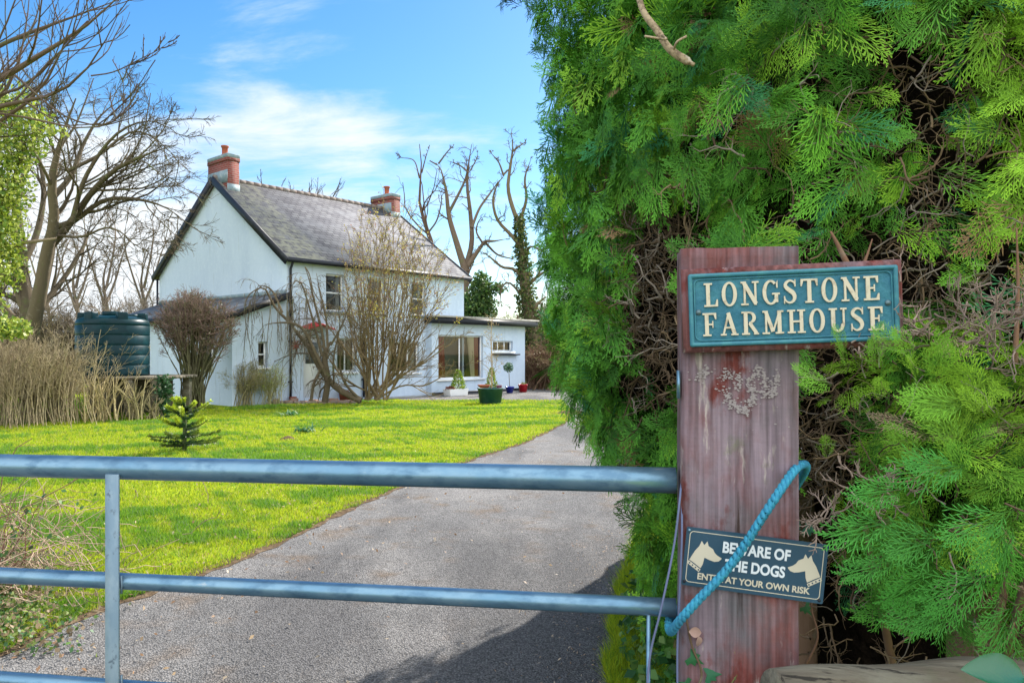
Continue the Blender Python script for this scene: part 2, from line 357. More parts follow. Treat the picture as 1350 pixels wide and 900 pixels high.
def grass():
    mb = MB(); n = 900000
    Y = 3.3+ (rng.random(n)**1.8)*22.5; X = (rng.random(n)*1.0-.86)*Y*1.0-.0
    X = X*.98; loc = np.c_[X, Y]-C0[:2]
    ly = loc@vv_[:2]; lx = loc@uu[:2]
    wob = .05*vnoise(X, Y, 6, 3)+.03*vnoise(X, Y, 20, 4)
    ok = (X < edge_x(Y)-.02+wob) & (X > -.74*Y-.3) & (Y < 25.6) & ~((ly > -.95) & (lx > -.1)) & ~((lx > -2.6) & (ly > -.6))
    X, Y = X[ok], Y[ok]
    tuft = vnoise(X, Y, 2.2, 5)+.7*vnoise(X, Y, 6, 6)+.5*vnoise(X, Y, 14, 61)
    keep = rng.random(len(X)) < .62+.35*tuft; X, Y, tuft = X[keep], Y[keep], tuft[keep]
    h = (.018+.018*rng.random(len(X)))*(1+.8*np.clip(tuft, 0, 1))*(1+Y*.03); w = .0028+.00085*Y
    pal = np.array([(.29,.38,.018),(.38,.42,.020),(.14,.25,.020),(.42,.35,.12)])
    c = pal[rng.choice(4, len(X), p=[.40,.31,.20,.09])]*(.85+.3*rng.random((len(X), 1)))
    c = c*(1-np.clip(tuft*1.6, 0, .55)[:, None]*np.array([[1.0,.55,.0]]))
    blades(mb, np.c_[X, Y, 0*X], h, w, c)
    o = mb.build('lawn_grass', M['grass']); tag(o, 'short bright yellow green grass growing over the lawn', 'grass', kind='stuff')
    # right hand verge by the post
    mb = MB(); n = 60000; Y = 2.9+rng.random(n)*5.5; X = redge_x(Y)+rng.random(n)**1.3*.9-.02+.05*vnoise(Y, Y, 7, 8)
    h = .04+.07*rng.random(n); w = np.full(n, .005)
    c = pal[rng.choice(3, n)]*1.15*(.8+.4*rng.random((n, 1)))
    blades(mb, np.c_[X, Y, 0*X], h, w, c)
    o = mb.build('verge_grass', M['grass']); tag(o, 'longer tufty grass in the strip between driveway and conifer', 'grass', kind='stuff')
grass()

# ------------------------------------------------------------------ the farmhouse
H = empty('farmhouse', tuple(C0), UA, 'white rendered two storey farmhouse with slate roof and two brick chimneys', 'house')
L_, W_, EV, RG = 8.1, 8.87, 4.6, 7.7
def wall_grid(mb, x0, x1, z0, z1, y, ops, t=.22):
    """wall in the plane y (outside towards -y) with openings (xa,xb,za,zb) and reveals"""
    xs = sorted({x0, x1}|{q for o in ops for q in o[:2]}); zs = sorted({z0, z1}|{q for o in ops for q in o[2:]})
    for a, b in zip(xs, xs[1:]):
        for c, d in zip(zs, zs[1:]):
            mx, mz = (a+b)/2, (c+d)/2
            if any(o[0] < mx < o[1] and o[2] < mz < o[3] for o in ops): continue
            mb.poly([(a,y,c),(b,y,c),(b,y,d),(a,y,d)])
    for xa, xb, za, zb in ops:
        mb.poly([(xa,y,za),(xa,y+t,za),(xa,y+t,zb),(xa,y,zb)]); mb.poly([(xb,y,za),(xb,y,zb),(xb,y+t,zb),(xb,y+t,za)])
        mb.poly([(xa,y,zb),(xa,y+t,zb),(xb,y+t,zb),(xb,y,zb)]); mb.poly([(xa,y,za),(xb,y,za),(xb,y+t,za),(xa,y+t,za)])
front = [(1.5,2.25,3.0,4.25),(3.25,4.0,3.0,4.25),(5.3,6.02,3.0,4.25),(1.95,2.75,.95,2.1),(4.2,5.7,.87,2.02),(.62,1.38,.12,2.15),(6.15,8.0,.4,2.6)]
mb = MB(); wall_grid(mb, 0, L_, -.05, EV+.06, 0, front)
mb.poly([(0,W_,-.05),(0,0,-.05),(0,0,EV),(0,W_/2,RG-.05),(0,W_,EV)])
mb.poly([(L_,0,-.05),(L_,W_,-.05),(L_,W_,EV),(L_,W_/2,RG-.05),(L_,0,EV)])
mb.poly([(L_,W_,-.05),(0,W_,-.05),(0,W_,EV),(L_,W_,EV)])
mb.build('wall', M['render'], H)
def roofslab(mb, x0, x1, y0, z0, y1, z1, t=.09):
    mb.raw([(x0,y0,z0),(x1,y0,z0),(x1,y1,z1),(x0,y1,z1),(x0,y0,z0-t),(x1,y0,z0-t),(x1,y1,z1-t),(x0,y1,z1-t)],
           [(0,1,2,3),(7,6,5,4),(0,4,5,1),(1,5,6,2),(2,6,7,3),(3,7,4,0)])
sl_ = (RG-EV)/(W_/2); oy = .22
mb = MB(); roofslab(mb, -.14, L_+.14, -oy, EV-oy*sl_+.16, W_/2, RG+.16); roofslab(mb, L_+.14, -.14, W_+oy, EV-oy*sl_+.16, W_/2, RG+.16)
roof = mb.build('roof', M['slate'], H, uv=True)
mb = MB()
for k in range(27):
    x = -.1+k*(L_+.2)/27
    mb.tubes([[(x,W_/2,RG+.14),(x+.30,W_/2,RG+.142)]], [[.105,.102]], 10, caps=True)
mb.build('ridge_tiles', mat('ridge_tile', (.15,.11,.095), rough=.9, noise=[(6, (.2,.19,.17), .45, .7)]), roof)
for s, yA in ((1, -oy-.03), (-1, W_+oy+.03)):     # bargeboards
    for x in (-.165, L_+.165):
        zA = EV-oy*sl_+.05
        m_ = MB(); y1 = W_/2+(.0 if s == 1 else .002); m_.beam((x,yA,zA),(x,y1,RG+.06),.045,.24); m_.build('bargeboard', M['blackpaint'], H)
for yy in (-oy-.06, W_+oy+.06):
    m_ = MB(); m_.tubes([[(-.16,yy,EV-.05),(L_+.16,yy,EV-.05)]], [[.06,.06]], 10, caps=True)
    m_.box(-.10, L_+.10, min(yy,yy+.06*(1 if yy<0 else -1)), max(yy,yy+.06*(1 if yy<0 else -1)), EV-.12, EV+.03); m_.build('gutter', M['blackpaint'], H)
def pipe(x, z0, z1, y=-.07):
    m_ = MB(); m_.tube([(x,y,z0),(x,y,z1-.25),(x,y-.02,z1-.2),(x,y-.16,z1)], .04, 10)
    for z in np.arange(z0+.6, z1-.3, 1.3): m_.box(x-.06,x+.06,y-.05,y+.06,z,z+.05)
    m_.build('downpipe', M['blackpaint'], H)
pipe(.10, .05, EV-.08); pipe(3.03, .05, 2.5)
m_ = MB(); m_.tube([(-.05,W_+.06,.05),(-.05,W_+.06,EV-.1)], .04, 10); m_.build('downpipe', M['blackpaint'], H)
def window(op, y=0, mull=1, bars=(2,2), sill=True, curtain='net', fm='whitewood', void=True):
    xa, xb, za, zb = op; yf = y+.11
    f = MB(); t = .055
    f.box(xa,xa+t,yf,yf+.06,za,zb); f.box(xb-t,xb,yf,yf+.06,za,zb); f.box(xa+t,xb-t,yf,yf+.06,zb-t,zb); f.box(xa+t,xb-t,yf,yf+.06,za,za+t)
    for k in range(1, bars[0]): 
        x = xa+(xb-xa)*k/bars[0]; f.box(x-.022,x+.022,yf+.004,yf+.05,za+t,zb-t)
    for k in range(1, bars[1]):
        z = za+(zb-za)*k/bars[1]; f.box(xa+t,xb-t,yf-.004,yf+.047,z-.025,z+.025)
    w = f.build('window', M[fm], H)
    g = MB(); g.poly([(xa+t,yf+.03,za+t),(xb-t,yf+.03,za+t),(xb-t,yf+.03,zb-t),(xa+t,yf+.03,zb-t)]); g.build('pane', M['glass'], w)
    if sill: 
        s = MB(); s.box(xa-.08,xb+.08,y-.07,y+.10,za-.08,za-.003); s.build('sill', M['lead' if sill=='dark' else 'whitewood'], w)
    if curtain:
        for side in ((0,.22),(.80,1)):
            c = MB(); n = 24; xs = np.linspace(xa+.03+(xb-xa-.06)*side[0], xa+.03+(xb-xa-.06)*side[1], n); ys = yf+.16+.025*np.sin(np.arange(n)*1.3)
            V = np.concatenate([np.c_[xs,ys,np.full(n,za-.05)], np.c_[xs,ys,np.full(n,zb)]]); i = np.arange(n-1)
            c.raw(V, np.stack([i,i+1,n+i+1,n+i],1)); c.build('curtain', M['netcurtain' if curtain=='net' else curtain], w, smooth=True)
    return w
window(front[0], bars=(1,2), sill='dark'); window(front[1], bars=(1,2), sill='dark'); window(front[2], bars=(1,2), sill='dark')
window(front[3], bars=(2,1)); window(front[4], bars=(3,1))
d = MB(); xa,xb,za,zb = front[5]; d.box(xa+.02,xb-.02,.10,.15,za,zb); door = d.build('door', M['whitewood'], H)
d = MB(); d.box(xa+.14,xb-.14,.085,.098,1.25,1.95); d.build('glazing', M['glass'], door)
d = MB(); d.tube([(xb-.1,.06,1.05),(xb-.2,.06,1.05)],.012,8); d.build('handle', M['blackpaint'], door)
d = MB(); d.raw([(.5,-.02,2.45),(1.0,-.02,2.62),(1.5,-.02,2.45),(.5,-.55,2.38),(1.0,-.55,2.55),(1.5,-.55,2.38),(.5,-.02,2.41),(1.0,-.02,2.58),(1.5,-.02,2.41),(.5,-.55,2.34),(1.0,-.55,2.51),(1.5,-.55,2.34)],
   [(0,3,4,1),(1,4,5,2),(6,7,10,9),(7,8,11,10),(3,9,10,4),(4,10,11,5),(0,6,9,3),(2,5,11,8)]); d.build('door_canopy', M['redpaint'], H)
# chimneys
def chimney(xc0, xc1, yc0, yc1, ztop, potx, label=None):
    c = MB(); c.box(xc0, xc1, yc0, yc1, 6.3, ztop-.27); c.box(xc0-.022, xc1+.022, yc0-.022, yc1+.022, ztop-.27, ztop-.14)
    ch = c.build('chimney', M['brick'], roof, uv=True)
    c = MB(); c.box(xc0-.03, xc1+.03, yc0-.03, yc1+.03, ztop-.14, ztop); bevel(c.build('cap', M['lead'], ch), .03)
    c = MB(); yp = (yc0+yc1)/2-.1
    c.lathe([(.13,ztop-.02),(.13,ztop+.05),(.10,ztop+.08),(.105,ztop+.30),(.135,ztop+.33),(.135,ztop+.38),(.1,ztop+.38),(.09,ztop+.1)], ((xc0+xc1)/2, yp, 0), 20)
    c.build('chimney_pot', M['pot_clay'], ch, smooth=True)
    c = MB(); e = .012; zz = RG+.17
    for ya, yb in ((yc0-.02, yc0),(yc1, yc1+.02)):
        zl = RG+.16-sl_*abs((ya+yb)/2-W_/2); c.box(xc0-.02, xc1+.02, ya, yb, zl-.1, zl+.22)
    c.box(xc1, xc1+.02, yc0, yc1, RG-.35, RG+.34); c.box(xc0-.02, xc0, yc0, yc1, RG-.1, RG+.34)
    c.build('flashing', M['lead'], ch)
chimney(.02, .46, W_/2-.75, W_/2+.62, 8.62, 0); chimney(L_-.5, L_-.02, W_/2-.6, W_/2+.75, 8.45, 0)
# lean-to on the gable
a, zE, zT = 1.87, 2.78, 3.46
m_ = MB()
sw = [(-1.0,-.68,1.15,1.95)]
wall_grid(m_, -a, -.003, -.05, 2.72, .0, sw)
m_.raw([(-a,0,2.72),(-.003,0,2.72),(-.003,0,zT-.05)], [(0,1,2)])
m_.poly([(-a,W_,-.05),(-a,W_,2.72),(-a,0,2.72),(-a,0,-.05)]); m_.poly([(-.003,W_,-.05),(-a,W_,-.05),(-a,W_,2.72),(-.003,W_,zT-.05)][::-1])
m_.build('lean_to_wall', M['render'], H)
m_ = MB(); x0, x1 = -a-.2, -.003; 
m_.raw([(x0,-.16,zE-.02),(x1,-.16,zT+.04),(x1,W_+.1,zT+.04),(x0,W_+.1,zE-.02),(x0,-.16,zE-.1),(x1,-.16,zT-.04),(x1,W_+.1,zT-.04),(x0,W_+.1,zE-.1)],[(3,2,1,0),(4,5,6,7),(0,1,5,4),(1,2,6,5),(2,3,7,6),(3,0,4,7)])
lr = m_.build('lean_to_roof', M['felt'], H)
m_ = MB(); m_.beam((x0-.01,-.19,zE-.1),(x1,-.19,zT-.03),.04,.2); m_.beam((x0-.03,-.2,zE-.1),(x0-.03,W_+.1,zE-.1),.04,.16); m_.build('fascia', M['blackpaint'], lr)
m_ = MB(); m_.box(-.02,-.004,0,W_,zT+.02,zT+.16); m_.build('flashing', M['lead'], lr)
window(sw[0], bars=(1,2), curtain=None)
for ya in (1.1, 6.0):
    f = MB(); f.box(-a-.03,-a-.004,ya,ya+.9,1.0,2.1); w = f.build('window', M['whitewood'], H)
    f = MB(); f.box(-a-.036,-a-.03,ya+.07,ya+.83,1.07,2.03); f.build('pane', mat('dark_glass', (.02,.02,.02), rough=.05, spec=.6) if 'dg' not in M else M['dg'], w)
# flat roofed extension
EX0, EX1, EY0, EY1, EZ = 6.05, 11.57, -.3, 4.2, 2.74
exo = [(6.4,8.91,.59,2.29),(9.5,10.76,1.66,2.1)]
m_ = MB(); wall_grid(m_, EX0, EX1, -.05, EZ, EY0, exo)
m_.poly([(EX1,EY0,-.05),(EX1,EY1,-.05),(EX1,EY1,EZ),(EX1,EY0,EZ)]); m_.poly([(EX0,0,-.05),(EX0,EY0,-.05),(EX0,EY0,EZ),(EX0,0,EZ)])
m_.poly([(EX1,EY1,-.05),(L_,EY1,-.05),(L_,EY1,EZ),(EX1,EY1,EZ)])
m_.build('extension_wall', M['render'], H)
m_ = MB(); m_.box(EX0-.1,EX1+.42,EY0-.38,-.004,EZ-.02,EZ+.2); m_.box(L_+.004,EX1+.42,-.004,EY1+.3,EZ-.02,EZ+.2); er = m_.build('extension_roof', M['blackpaint'], H)
m_ = MB(); m_.box(EX0-.14,EX1+.46,EY0-.43,-.006,EZ+.2,EZ+.27); m_.box(L_+.006,EX1+.46,-.004,EY1+.32,EZ+.2,EZ+.268); m_.build('capping', M['felt' if 0 else 'concrete'], er)
m_ = MB(); m_.box(EX0,EX1-.02,EY0-.012,EY0-.003,-.03,.10); m_.build('plinth', M['blackpaint'], H)
m_ = MB(); m_.box(9.45,11.0,EY0-.22,EY0-.003,1.50,1.56); m_.build('shelf', M['blackpaint'], H)
def curtain(x0, x1, x0b, x1b, y, z0, z1, m, par):
    c = MB(); n = 22; i = np.arange(n-1); u = np.linspace(0,1,n); w = .035*np.sin(np.arange(n)*1.5)
    V = np.concatenate([np.c_[x0b+(x1b-x0b)*u, y+w, np.full(n,z0)], np.c_[x0+(x1-x0)*u, y+w, np.full(n,z1)]])
    c.raw(V, np.stack([i,i+1,n+i+1,n+i],1)); c.build('curtain', m, par, smooth=True)
pw = window(exo[0], y=EY0, bars=(2,1), curtain=None); 
curtain(7.9+.28, 8.55, 8.4, 8.6, EY0+.21, .5, 2.35, M['creamcurtain'], pw); curtain(8.5, 8.88, 8.55, 8.88, EY0+.24, .5, 2.35, M['redcurtain'], pw); curtain(6.42, 6.9, 6.42, 7.0, EY0+.23, .5, 2.35, M['redcurtain'], pw)
window(exo[1], y=EY0, bars=(3,1), curtain=None, sill=True)
m_ = MB(); m_.box(.05, L_-.05, .1, W_-.1, .02, .08); m_.box(L_, EX1-.05, EY0+.3, EY1-.05, .02, .08); m_.box(.5,L_-.3,3.2,3.3,.08,4.4); m_.box(L_,EX1-.1,3.2,3.3,.08,2.7); m_.build('interior', mat('dim_room', (.025,.018,.016), rough=.9), H)
# red ornament hung on the front wall
m_ = MB()
for k in range(8):
    an = k*math.pi/4+.2; r_ = .24 if k % 2 == 0 else .17
    m_.tube([(0,0,0),(math.cos(an)*r_,-.01,math.sin(an)*r_)], [.035,.012], 6)
o = m_.build('wall_ornament', M['redpaint']); o.location = tuple(C0+uu*.30-vv_*.04+np.array([0,0,1.85])); o.rotation_euler = (0,0,UA)
tag(o, 'small red star shaped ornament hanging on the white front wall', 'ornament')
# paving along the front of the house
m_ = MB(); P = [C0+uu*x-vv_*y+np.array([0,0,.012]) for x, y in ((-.2,.95),(5.4,.95),(5.4,.0),(-.2,0))]
m_.poly(P); m_.build('path', M['concrete'])['kind'] = 'structure'

# ------------------------------------------------------------------ gate post, signs, gate
def m_post():
    m = mat('painted_sleeper', (.155,.062,.058), rough=.85, spec=.2,
      noise=[(5, (.20,.15,.175), .45, .60, (1,1,.5), 12), (11, (.135,.035,.03), .54, .62, (1,1,.5), 12), (3.5, (.125,.115,.125), .50, .62, (1,1,.6), 12), (30, (.32,.27,.25), .60, .66, (1,1,.2), 12), (26, (.045,.028,.025), .60, .66, (1,1,.06), 10), (7,(.12,.13,.06),.62,.74,(1,1,1),12)],
      bump=[(45, .9, .006, (1,1,.06)), (110, .3, .003, (.3,1,1)), (12, .5, .01)])
    nt, N, Lk, b = nodes_of(m); src = b.inputs['Base Color'].links[0].from_socket
    tc = N('ShaderNodeTexCoord'); cur = src
    for stp, sc0, lo, hi in (((.12,1,1), 210, .975, 1.02), ((1,1,.035), 110, .66, 1.28)):
        mp = N('ShaderNodeMapping'); mp.inputs['Scale'].default_value = stp; Lk(tc.outputs['Object'], mp.inputs[0])
        w = N('ShaderNodeTexNoise'); w.inputs['Scale'].default_value = sc0; w.inputs['Detail'].default_value = 4; Lk(mp.outputs[0], w.inputs['Vector'])
        mr = N('ShaderNodeMapRange'); mr.inputs['From Min'].default_value = .35; mr.inputs['From Max'].default_value = .65; mr.inputs['To Min'].default_value = lo; mr.inputs['To Max'].default_value = hi; Lk(w.outputs[0], mr.inputs['Value'])
        sc_ = N('ShaderNodeVectorMath'); sc_.operation = 'SCALE'; Lk(cur, sc_.inputs[0]); Lk(mr.outputs[0], sc_.inputs['Scale']); cur = sc_.outputs[0]
    Lk(cur, b.inputs['Base Color'])
    return m
M['post'] = m_post()
PA = -R(8); PO = np.array([.333, 1.5, 0])
px_ = np.array([math.cos(PA), math.sin(PA), 0]); py_ = np.array([-math.sin(PA), math.cos(PA), 0])
def onpost(x, y, z): return tuple(PO+px_*x+py_*y+np.array([0,0,z]))
P_ = empty('gate_post', tuple(PO), PA, 'thick timber gate post with peeling red paint at the end of the metal gate', 'post')
def rough_post():
    nx, ny, nz = 8, 5, 90; mb = MB(); w, d, h = .228, .12, 1.806
    ring = [(w*i/nx, 0) for i in range(nx)]+[(w, d*i/ny) for i in range(ny)]+[(w*(1-i/nx), d) for i in range(nx)]+[(0, d*(1-i/ny)) for i in range(ny)]
    n = len(ring); V = []
    for k in range(nz+1):
        z = h*k/nz
        for x, y in ring:
            cx_, cy_ = w/2, d/2; e = 1-.012*abs(math.sin(z*9+x*4))-.01*random.random()
            cr = .985 if (abs(x-cx_) > w/2-.001 and abs(y-cy_) > d/2-.001) else 1
            V.append((cx_+(x-cx_)*e*cr, cy_+(y-cy_)*e*cr, z+(.0012*math.sin(x*60)+.001*math.sin(y*90) if k == nz else 0)))
    idx = np.arange(len(V)).reshape(nz+1, n)
    mb.raw(V, np.stack([idx[:-1], np.roll(idx[:-1],-1,1), np.roll(idx[1:],-1,1), idx[1:]], -1).reshape(-1,4))
    mb.f.setdefault(n, []).append(idx[-1][None, :])
    return mb.build('post', M['post'], P_)
rough_post()
# flaking white paint marks on the post
fl = MB()
def flakes(pts, w, n):
    pts = np.array(pts, float); t = np.concatenate([[0], np.cumsum(np.linalg.norm(np.diff(pts, axis=0), axis=1))])
    for k in range(n):
        u = random.random()*t[-1]; x = np.interp(u, t, pts[:,0])+random.gauss(0, w); z = np.interp(u, t, pts[:,1])+random.gauss(0, w)
        r_ = random.uniform(.0006, .0026); m = random.choice((5,6,7)); a0 = random.random()*6
        fl.poly([(x+r_*random.uniform(.8,1.9)*math.cos(a0+6.283*i/m), -.0025-random.random()*.0008, z+r_*random.uniform(.4,1.1)*math.sin(a0+6.283*i/m)) for i in range(m)])
def pp(px, py): return ((px-897)*.00151, CAMZ+(HY-py)*.0015)
flakes([pp(922,498), pp(932,486)], .006, 60); flakes([pp(948,498), pp(960,491), pp(973,500), pp(967,514)], .0055, 90)
flakes([pp(953,514), pp(961,533), pp(979,541), pp(990,522), pp(984,502), pp(995,486), pp(1004,498), pp(1001,519), pp(1012,520), pp(1021,490)], .0042, 480)
flakes([pp(910,490), pp(1040,560)], .03, 30)
fl.build('paint_flakes', mat('old_white_paint', (.29,.25,.25), rough=.9), P_)['kind'] = 'stuff'
b_ = MB(); b_.box(-.006,-.001,-.004,.02,1.6-.09,1.6-.035); b_.build('latch_plate', M['galv'], P_)

# ---- serif letters, drawn as stroke polygons in a box of height 1
def bar(x0, y0, x1, y1, w0, w1=None):
    w1 = w0 if w1 is None else w1; d = np.array([x1-x0, y1-y0]); d = d/np.linalg.norm(d); p = np.array([-d[1], d[0]])
    a, b = np.array([x0, y0]), np.array([x1, y1])
    return [a-p*w0/2, b-p*w1/2, b+p*w1/2, a+p*w0/2]
def rect(x0, x1, y0, y1): return [(x0,y0),(x1,y0),(x1,y1),(x0,y1)]
def ring(cx, cy, rx, ry, tx, ty, a0=0, a1=360, n=28):
    o = []; A = np.radians(np.linspace(a0, a1, n+1))
    for p, q in zip(A, A[1:]):
        o.append([(cx+(rx-tx)*math.cos(p), cy+(ry-ty)*math.sin(p)), (cx+rx*math.cos(p), cy+ry*math.sin(p)), (cx+rx*math.cos(q), cy+ry*math.sin(q)), (cx+(rx-tx)*math.cos(q), cy+(ry-ty)*math.sin(q))])
    return o
def ribbon(pts):
    p = np.array(pts, float); t = np.arange(len(p)); u = np.linspace(0, len(p)-1, 40)
    def cr(c):
        m = np.gradient(c); i = np.minimum(u.astype(int), len(p)-2); f = u-i
        return (2*f**3-3*f**2+1)*c[i]+(f**3-2*f**2+f)*m[i]+(-2*f**3+3*f**2)*c[i+1]+(f**3-f**2)*m[i+1]
    q = np.stack([cr(p[:,0]), cr(p[:,1])], 1); w = cr(p[:,2]); T = nrm(np.gradient(q, axis=0)); Nn = np.stack([-T[:,1], T[:,0]], 1)*w[:,None]/2
    return [[q[i]-Nn[i], q[i+1]-Nn[i+1], q[i+1]+Nn[i+1], q[i]+Nn[i]] for i in range(39)]
st, th, sf = .17, .085, .075
LET = {
 'L': (.64, [rect(.1,.1+st,0,1), rect(0,.38,1-sf,1), rect(0,.62,0,sf), [(.62,0),(.62,.30),(.565,.30),(.5,.05)]]),
 'O': (.70, ring(.34,.5,.34,.52,.16,.085)),
 'N': (.80, [rect(.12,.21,0,1), bar(.14,.95,.66,.05,st), rect(.60,.69,0,1), rect(0,.33,0,sf), rect(0,.24,1-sf,1), rect(.5,.8,1-sf,1)]),
 'G': (.76, ring(.36,.5,.36,.52,.16,.085,48,318)+[rect(.53,.68,.08,.46), rect(.42,.76,.40,.475), [(.62,.68),(.67,.68),(.67,1),(.60,.86)]]),
 'S': (.60, ribbon([(.52,.76,.05),(.47,.88,.07),(.30,.96,.085),(.13,.87,.12),(.10,.72,.155),(.24,.58,.175),(.41,.45,.18),(.49,.28,.155),(.43,.11,.115),(.26,.035,.08),(.10,.12,.06),(.04,.26,.05)])+[[(.49,.70),(.54,.70),(.54,1),(.50,1)], [(.02,0),(.06,0),(.07,.32),(.02,.32)]]),
 'T': (.74, [rect(.29,.29+st,0,1), rect(0,.74,.92,1), [(0,.70),(.05,.70),(.12,.93),(0,.95)], [(.74,.70),(.69,.70),(.62,.93),(.74,.95)], rect(.18,.56,0,sf)]),
 'E': (.66, [rect(.1,.1+st,0,1), rect(0,.62,.92,1), rect(0,.66,0,.08), rect(.2,.46,.465,.54), [(.62,1),(.62,.72),(.57,.72),(.50,.93)], [(.66,0),(.66,.28),(.61,.28),(.53,.06)], rect(.43,.48,.36,.65)]),
 'F': (.64, [rect(.1,.1+st,0,1), rect(0,.62,.92,1), rect(0,.38,0,sf), rect(.2,.46,.465,.54), [(.62,1),(.62,.72),(.57,.72),(.50,.93)], rect(.43,.48,.36,.65)]),
 'A': (.80, [bar(.13,.03,.38,.98,.08), bar(.36,.98,.64,.03,st), rect(.2,.56,.30,.375), rect(0,.27,0,sf), rect(.48,.80,0,sf)]),
 'R': (.76, [rect(.1,.1+st,0,1), rect(0,.36,0,sf), rect(0,.36,1-sf,1)]+ring(.33,.735,.31,.265,.15,.08,-90,90,14)+[bar(.36,.50,.66,.05,.15), rect(.54,.76,0,sf)]),
 'M': (.96, [rect(.13,.21,0,1), bar(.16,.97,.47,.1,.155), bar(.78,.97,.48,.1,.075), rect(.68,.68+st,0,1), rect(0,.33,0,sf), rect(.58,.95,0,sf), rect(.02,.26,1-sf,1), rect(.70,.95,1-sf,1)]),
 'H': (.80, [rect(.1,.1+st-.02,0,1), rect(.54,.54+st-.02,0,1), rect(.2,.6,.46,.54), rect(0,.35,0,sf), rect(0,.35,1-sf,1), rect(.44,.79,0,sf), rect(.44,.79,1-sf,1)]),
 'U': (.78, [rect(.1,.1+st,.33,1), rect(.60,.68,.33,1), rect(0,.36,1-sf,1), rect(.5,.78,1-sf,1)]+ring(.39,.34,.29,.36,.15,.09,180,360,20)),
}
def word(mb, txt, x0, x1, z0, h, y0, dep):
    gap = .16; tot = sum(LET[c][0] for c in txt)+gap*(len(txt)-1); k = (x1-x0)/tot; x = x0; j = 0
    for c in txt:
        w, polys = LET[c]
        for q in polys:
            q = np.array(q, float); j += 1; e = dep+(j % 11)*.00003
            area = sum(q[i][0]*q[(i+1)%len(q)][1]-q[(i+1)%len(q)][0]*q[i][1] for i in range(len(q)))
            if area < 0: q = q[::-1]
            n = len(q); X = x+q[:,0]*k; Z = z0+q[:,1]*h
            V = [(X[i], y0-e, Z[i]) for i in range(n)]+[(X[i], y0, Z[i]) for i in range(n)]
            mb.poly([V[i] for i in range(n)])
            for i in range(n): mb.poly([V[i], V[n+i], V[n+(i+1)%n], V[(i+1)%n]])
        x += (w+gap)*k
def rrect(w, h, r, n=6):
    o = []
    for cx_, cz_, a0 in ((w/2-r, -h/2+r, -90), (w/2-r, h/2-r, 0), (-w/2+r, h/2-r, 90), (-w/2+r, -h/2+r, 180)):
        for i in range(n+1):
            a_ = R(a0+90*i/n); o.append((cx_+r*math.cos(a_), cz_+r*math.sin(a_)))
    return o
def frame(mb, w, h, r, t, y0, y1):
    """raised rounded frame: outer size w,h ; band t ; from y0 (back) to y1 (front, smaller y)"""
    A = rrect(w, h, r); B = rrect(w-2*t, h-2*t, max(r-t, .0015)); n = len(A)
    V = [(x,y1,z) for x,z in A]+[(x,y1,z) for x,z in B]+[(x,y0,z) for x,z in A]+[(x,y0,z) for x,z in B]
    i = np.arange(n); j = (i+1) % n
    mb.raw(V, np.concatenate([np.stack([i,j,n+j,n+i],1), np.stack([2*n+i,2*n+j,j,i],1), np.stack([n+i,n+j,3*n+j,3*n+i],1)]))
def plate(mb, w, h, r, y0, y1):
    A = rrect(w, h, r); n = len(A); mb.poly([(x,y1,z) for x,z in A]); mb.poly([(x,y0,z) for x,z in A][::-1])
    for i in range(n): j = (i+1) % n; mb.poly([(A[i][0],y0,A[i][1]),(A[j][0],y0,A[j][1]),(A[j][0],y1,A[j][1]),(A[i][0],y1,A[i][1])])
M['teal'] = mat('teal_casting', (.024,.13,.19), rough=.6, spec=.3, noise=[(30, (.045,.19,.24), .45, .7), (70, (.13,.27,.29), .64, .76)], bump=[(70, 1, .004)])
M['tealrim'] = mat('teal_rim', (.03,.16,.215), rough=.5, spec=.4, noise=[(40, (.06,.24,.26), .5, .75)], bump=[(90, .4, .002)])
M['cream'] = mat('cream_lettering', (.56,.49,.37), rough=.6, noise=[(60, (.36,.29,.2), .52, .7)])
S_ = empty('name_sign', onpost(.2025, -.001, 1.687), 0, 'teal cast farmhouse name plate on a red backing board across the post', 'sign')
S_.rotation_euler = (0, -R(1.9), PA)
m_ = MB(); w, h = .403, .162
def board(w, h, y0, y1, ch):
    V = []
    for y, e in ((y0, 0), (y1+ch*.7, 0), (y1, ch)):
        V += [(-w/2+e,y,-h/2+e),(w/2-e,y,-h/2+e),(w/2-e,y,h/2-e),(-w/2+e,y,h/2-e)]
    Fs = [(3,2,1,0),(8,9,10,11)]
    for l in (0,4):
        for i in range(4): j = (i+1)%4; Fs.append((l+i,l+j,l+4+j,l+4+i))
    return V, Fs
V, Fs = board(w, h, -.002, -.034, .009); m_.raw(V, Fs); m_.build('backing_board', M['post'], S_)
m_ = MB(); plate(m_, .379, .139, .004, -.033, -.040); sp_ = m_.build('plate', M['teal'], S_)
m_ = MB(); frame(m_, .379, .139, .004, .0075, -.0395, -.0445); frame(m_, .360, .119, .012, .0022, -.0395, -.0425); m_.build('rim', M['tealrim'], sp_)
m_ = MB(); word(m_, 'LONGSTONE', -.161, .156, .006, .045, -.0395, .0045); word(m_, 'FARMHOUSE', -.165, .162, -.050, .044, -.0395, .0045); m_.build('lettering', M['cream'], sp_)
for sx in (-.172, .171):
    m_ = MB(); m_.lathe([(.0,.0),(.0055,.0),(.005,.0025),(.0,.0035)], (0,0,0), 14)
    o = m_.build('screw', mat('screw_metal', (.12,.18,.2), rough=.5, metal=.6) if sx < 0 else bpy.data.materials['screw_metal'], sp_, smooth=True); o.location = (sx, -.0405, -.004 if sx < 0 else 0); o.rotation_euler = (R(90),0,0)

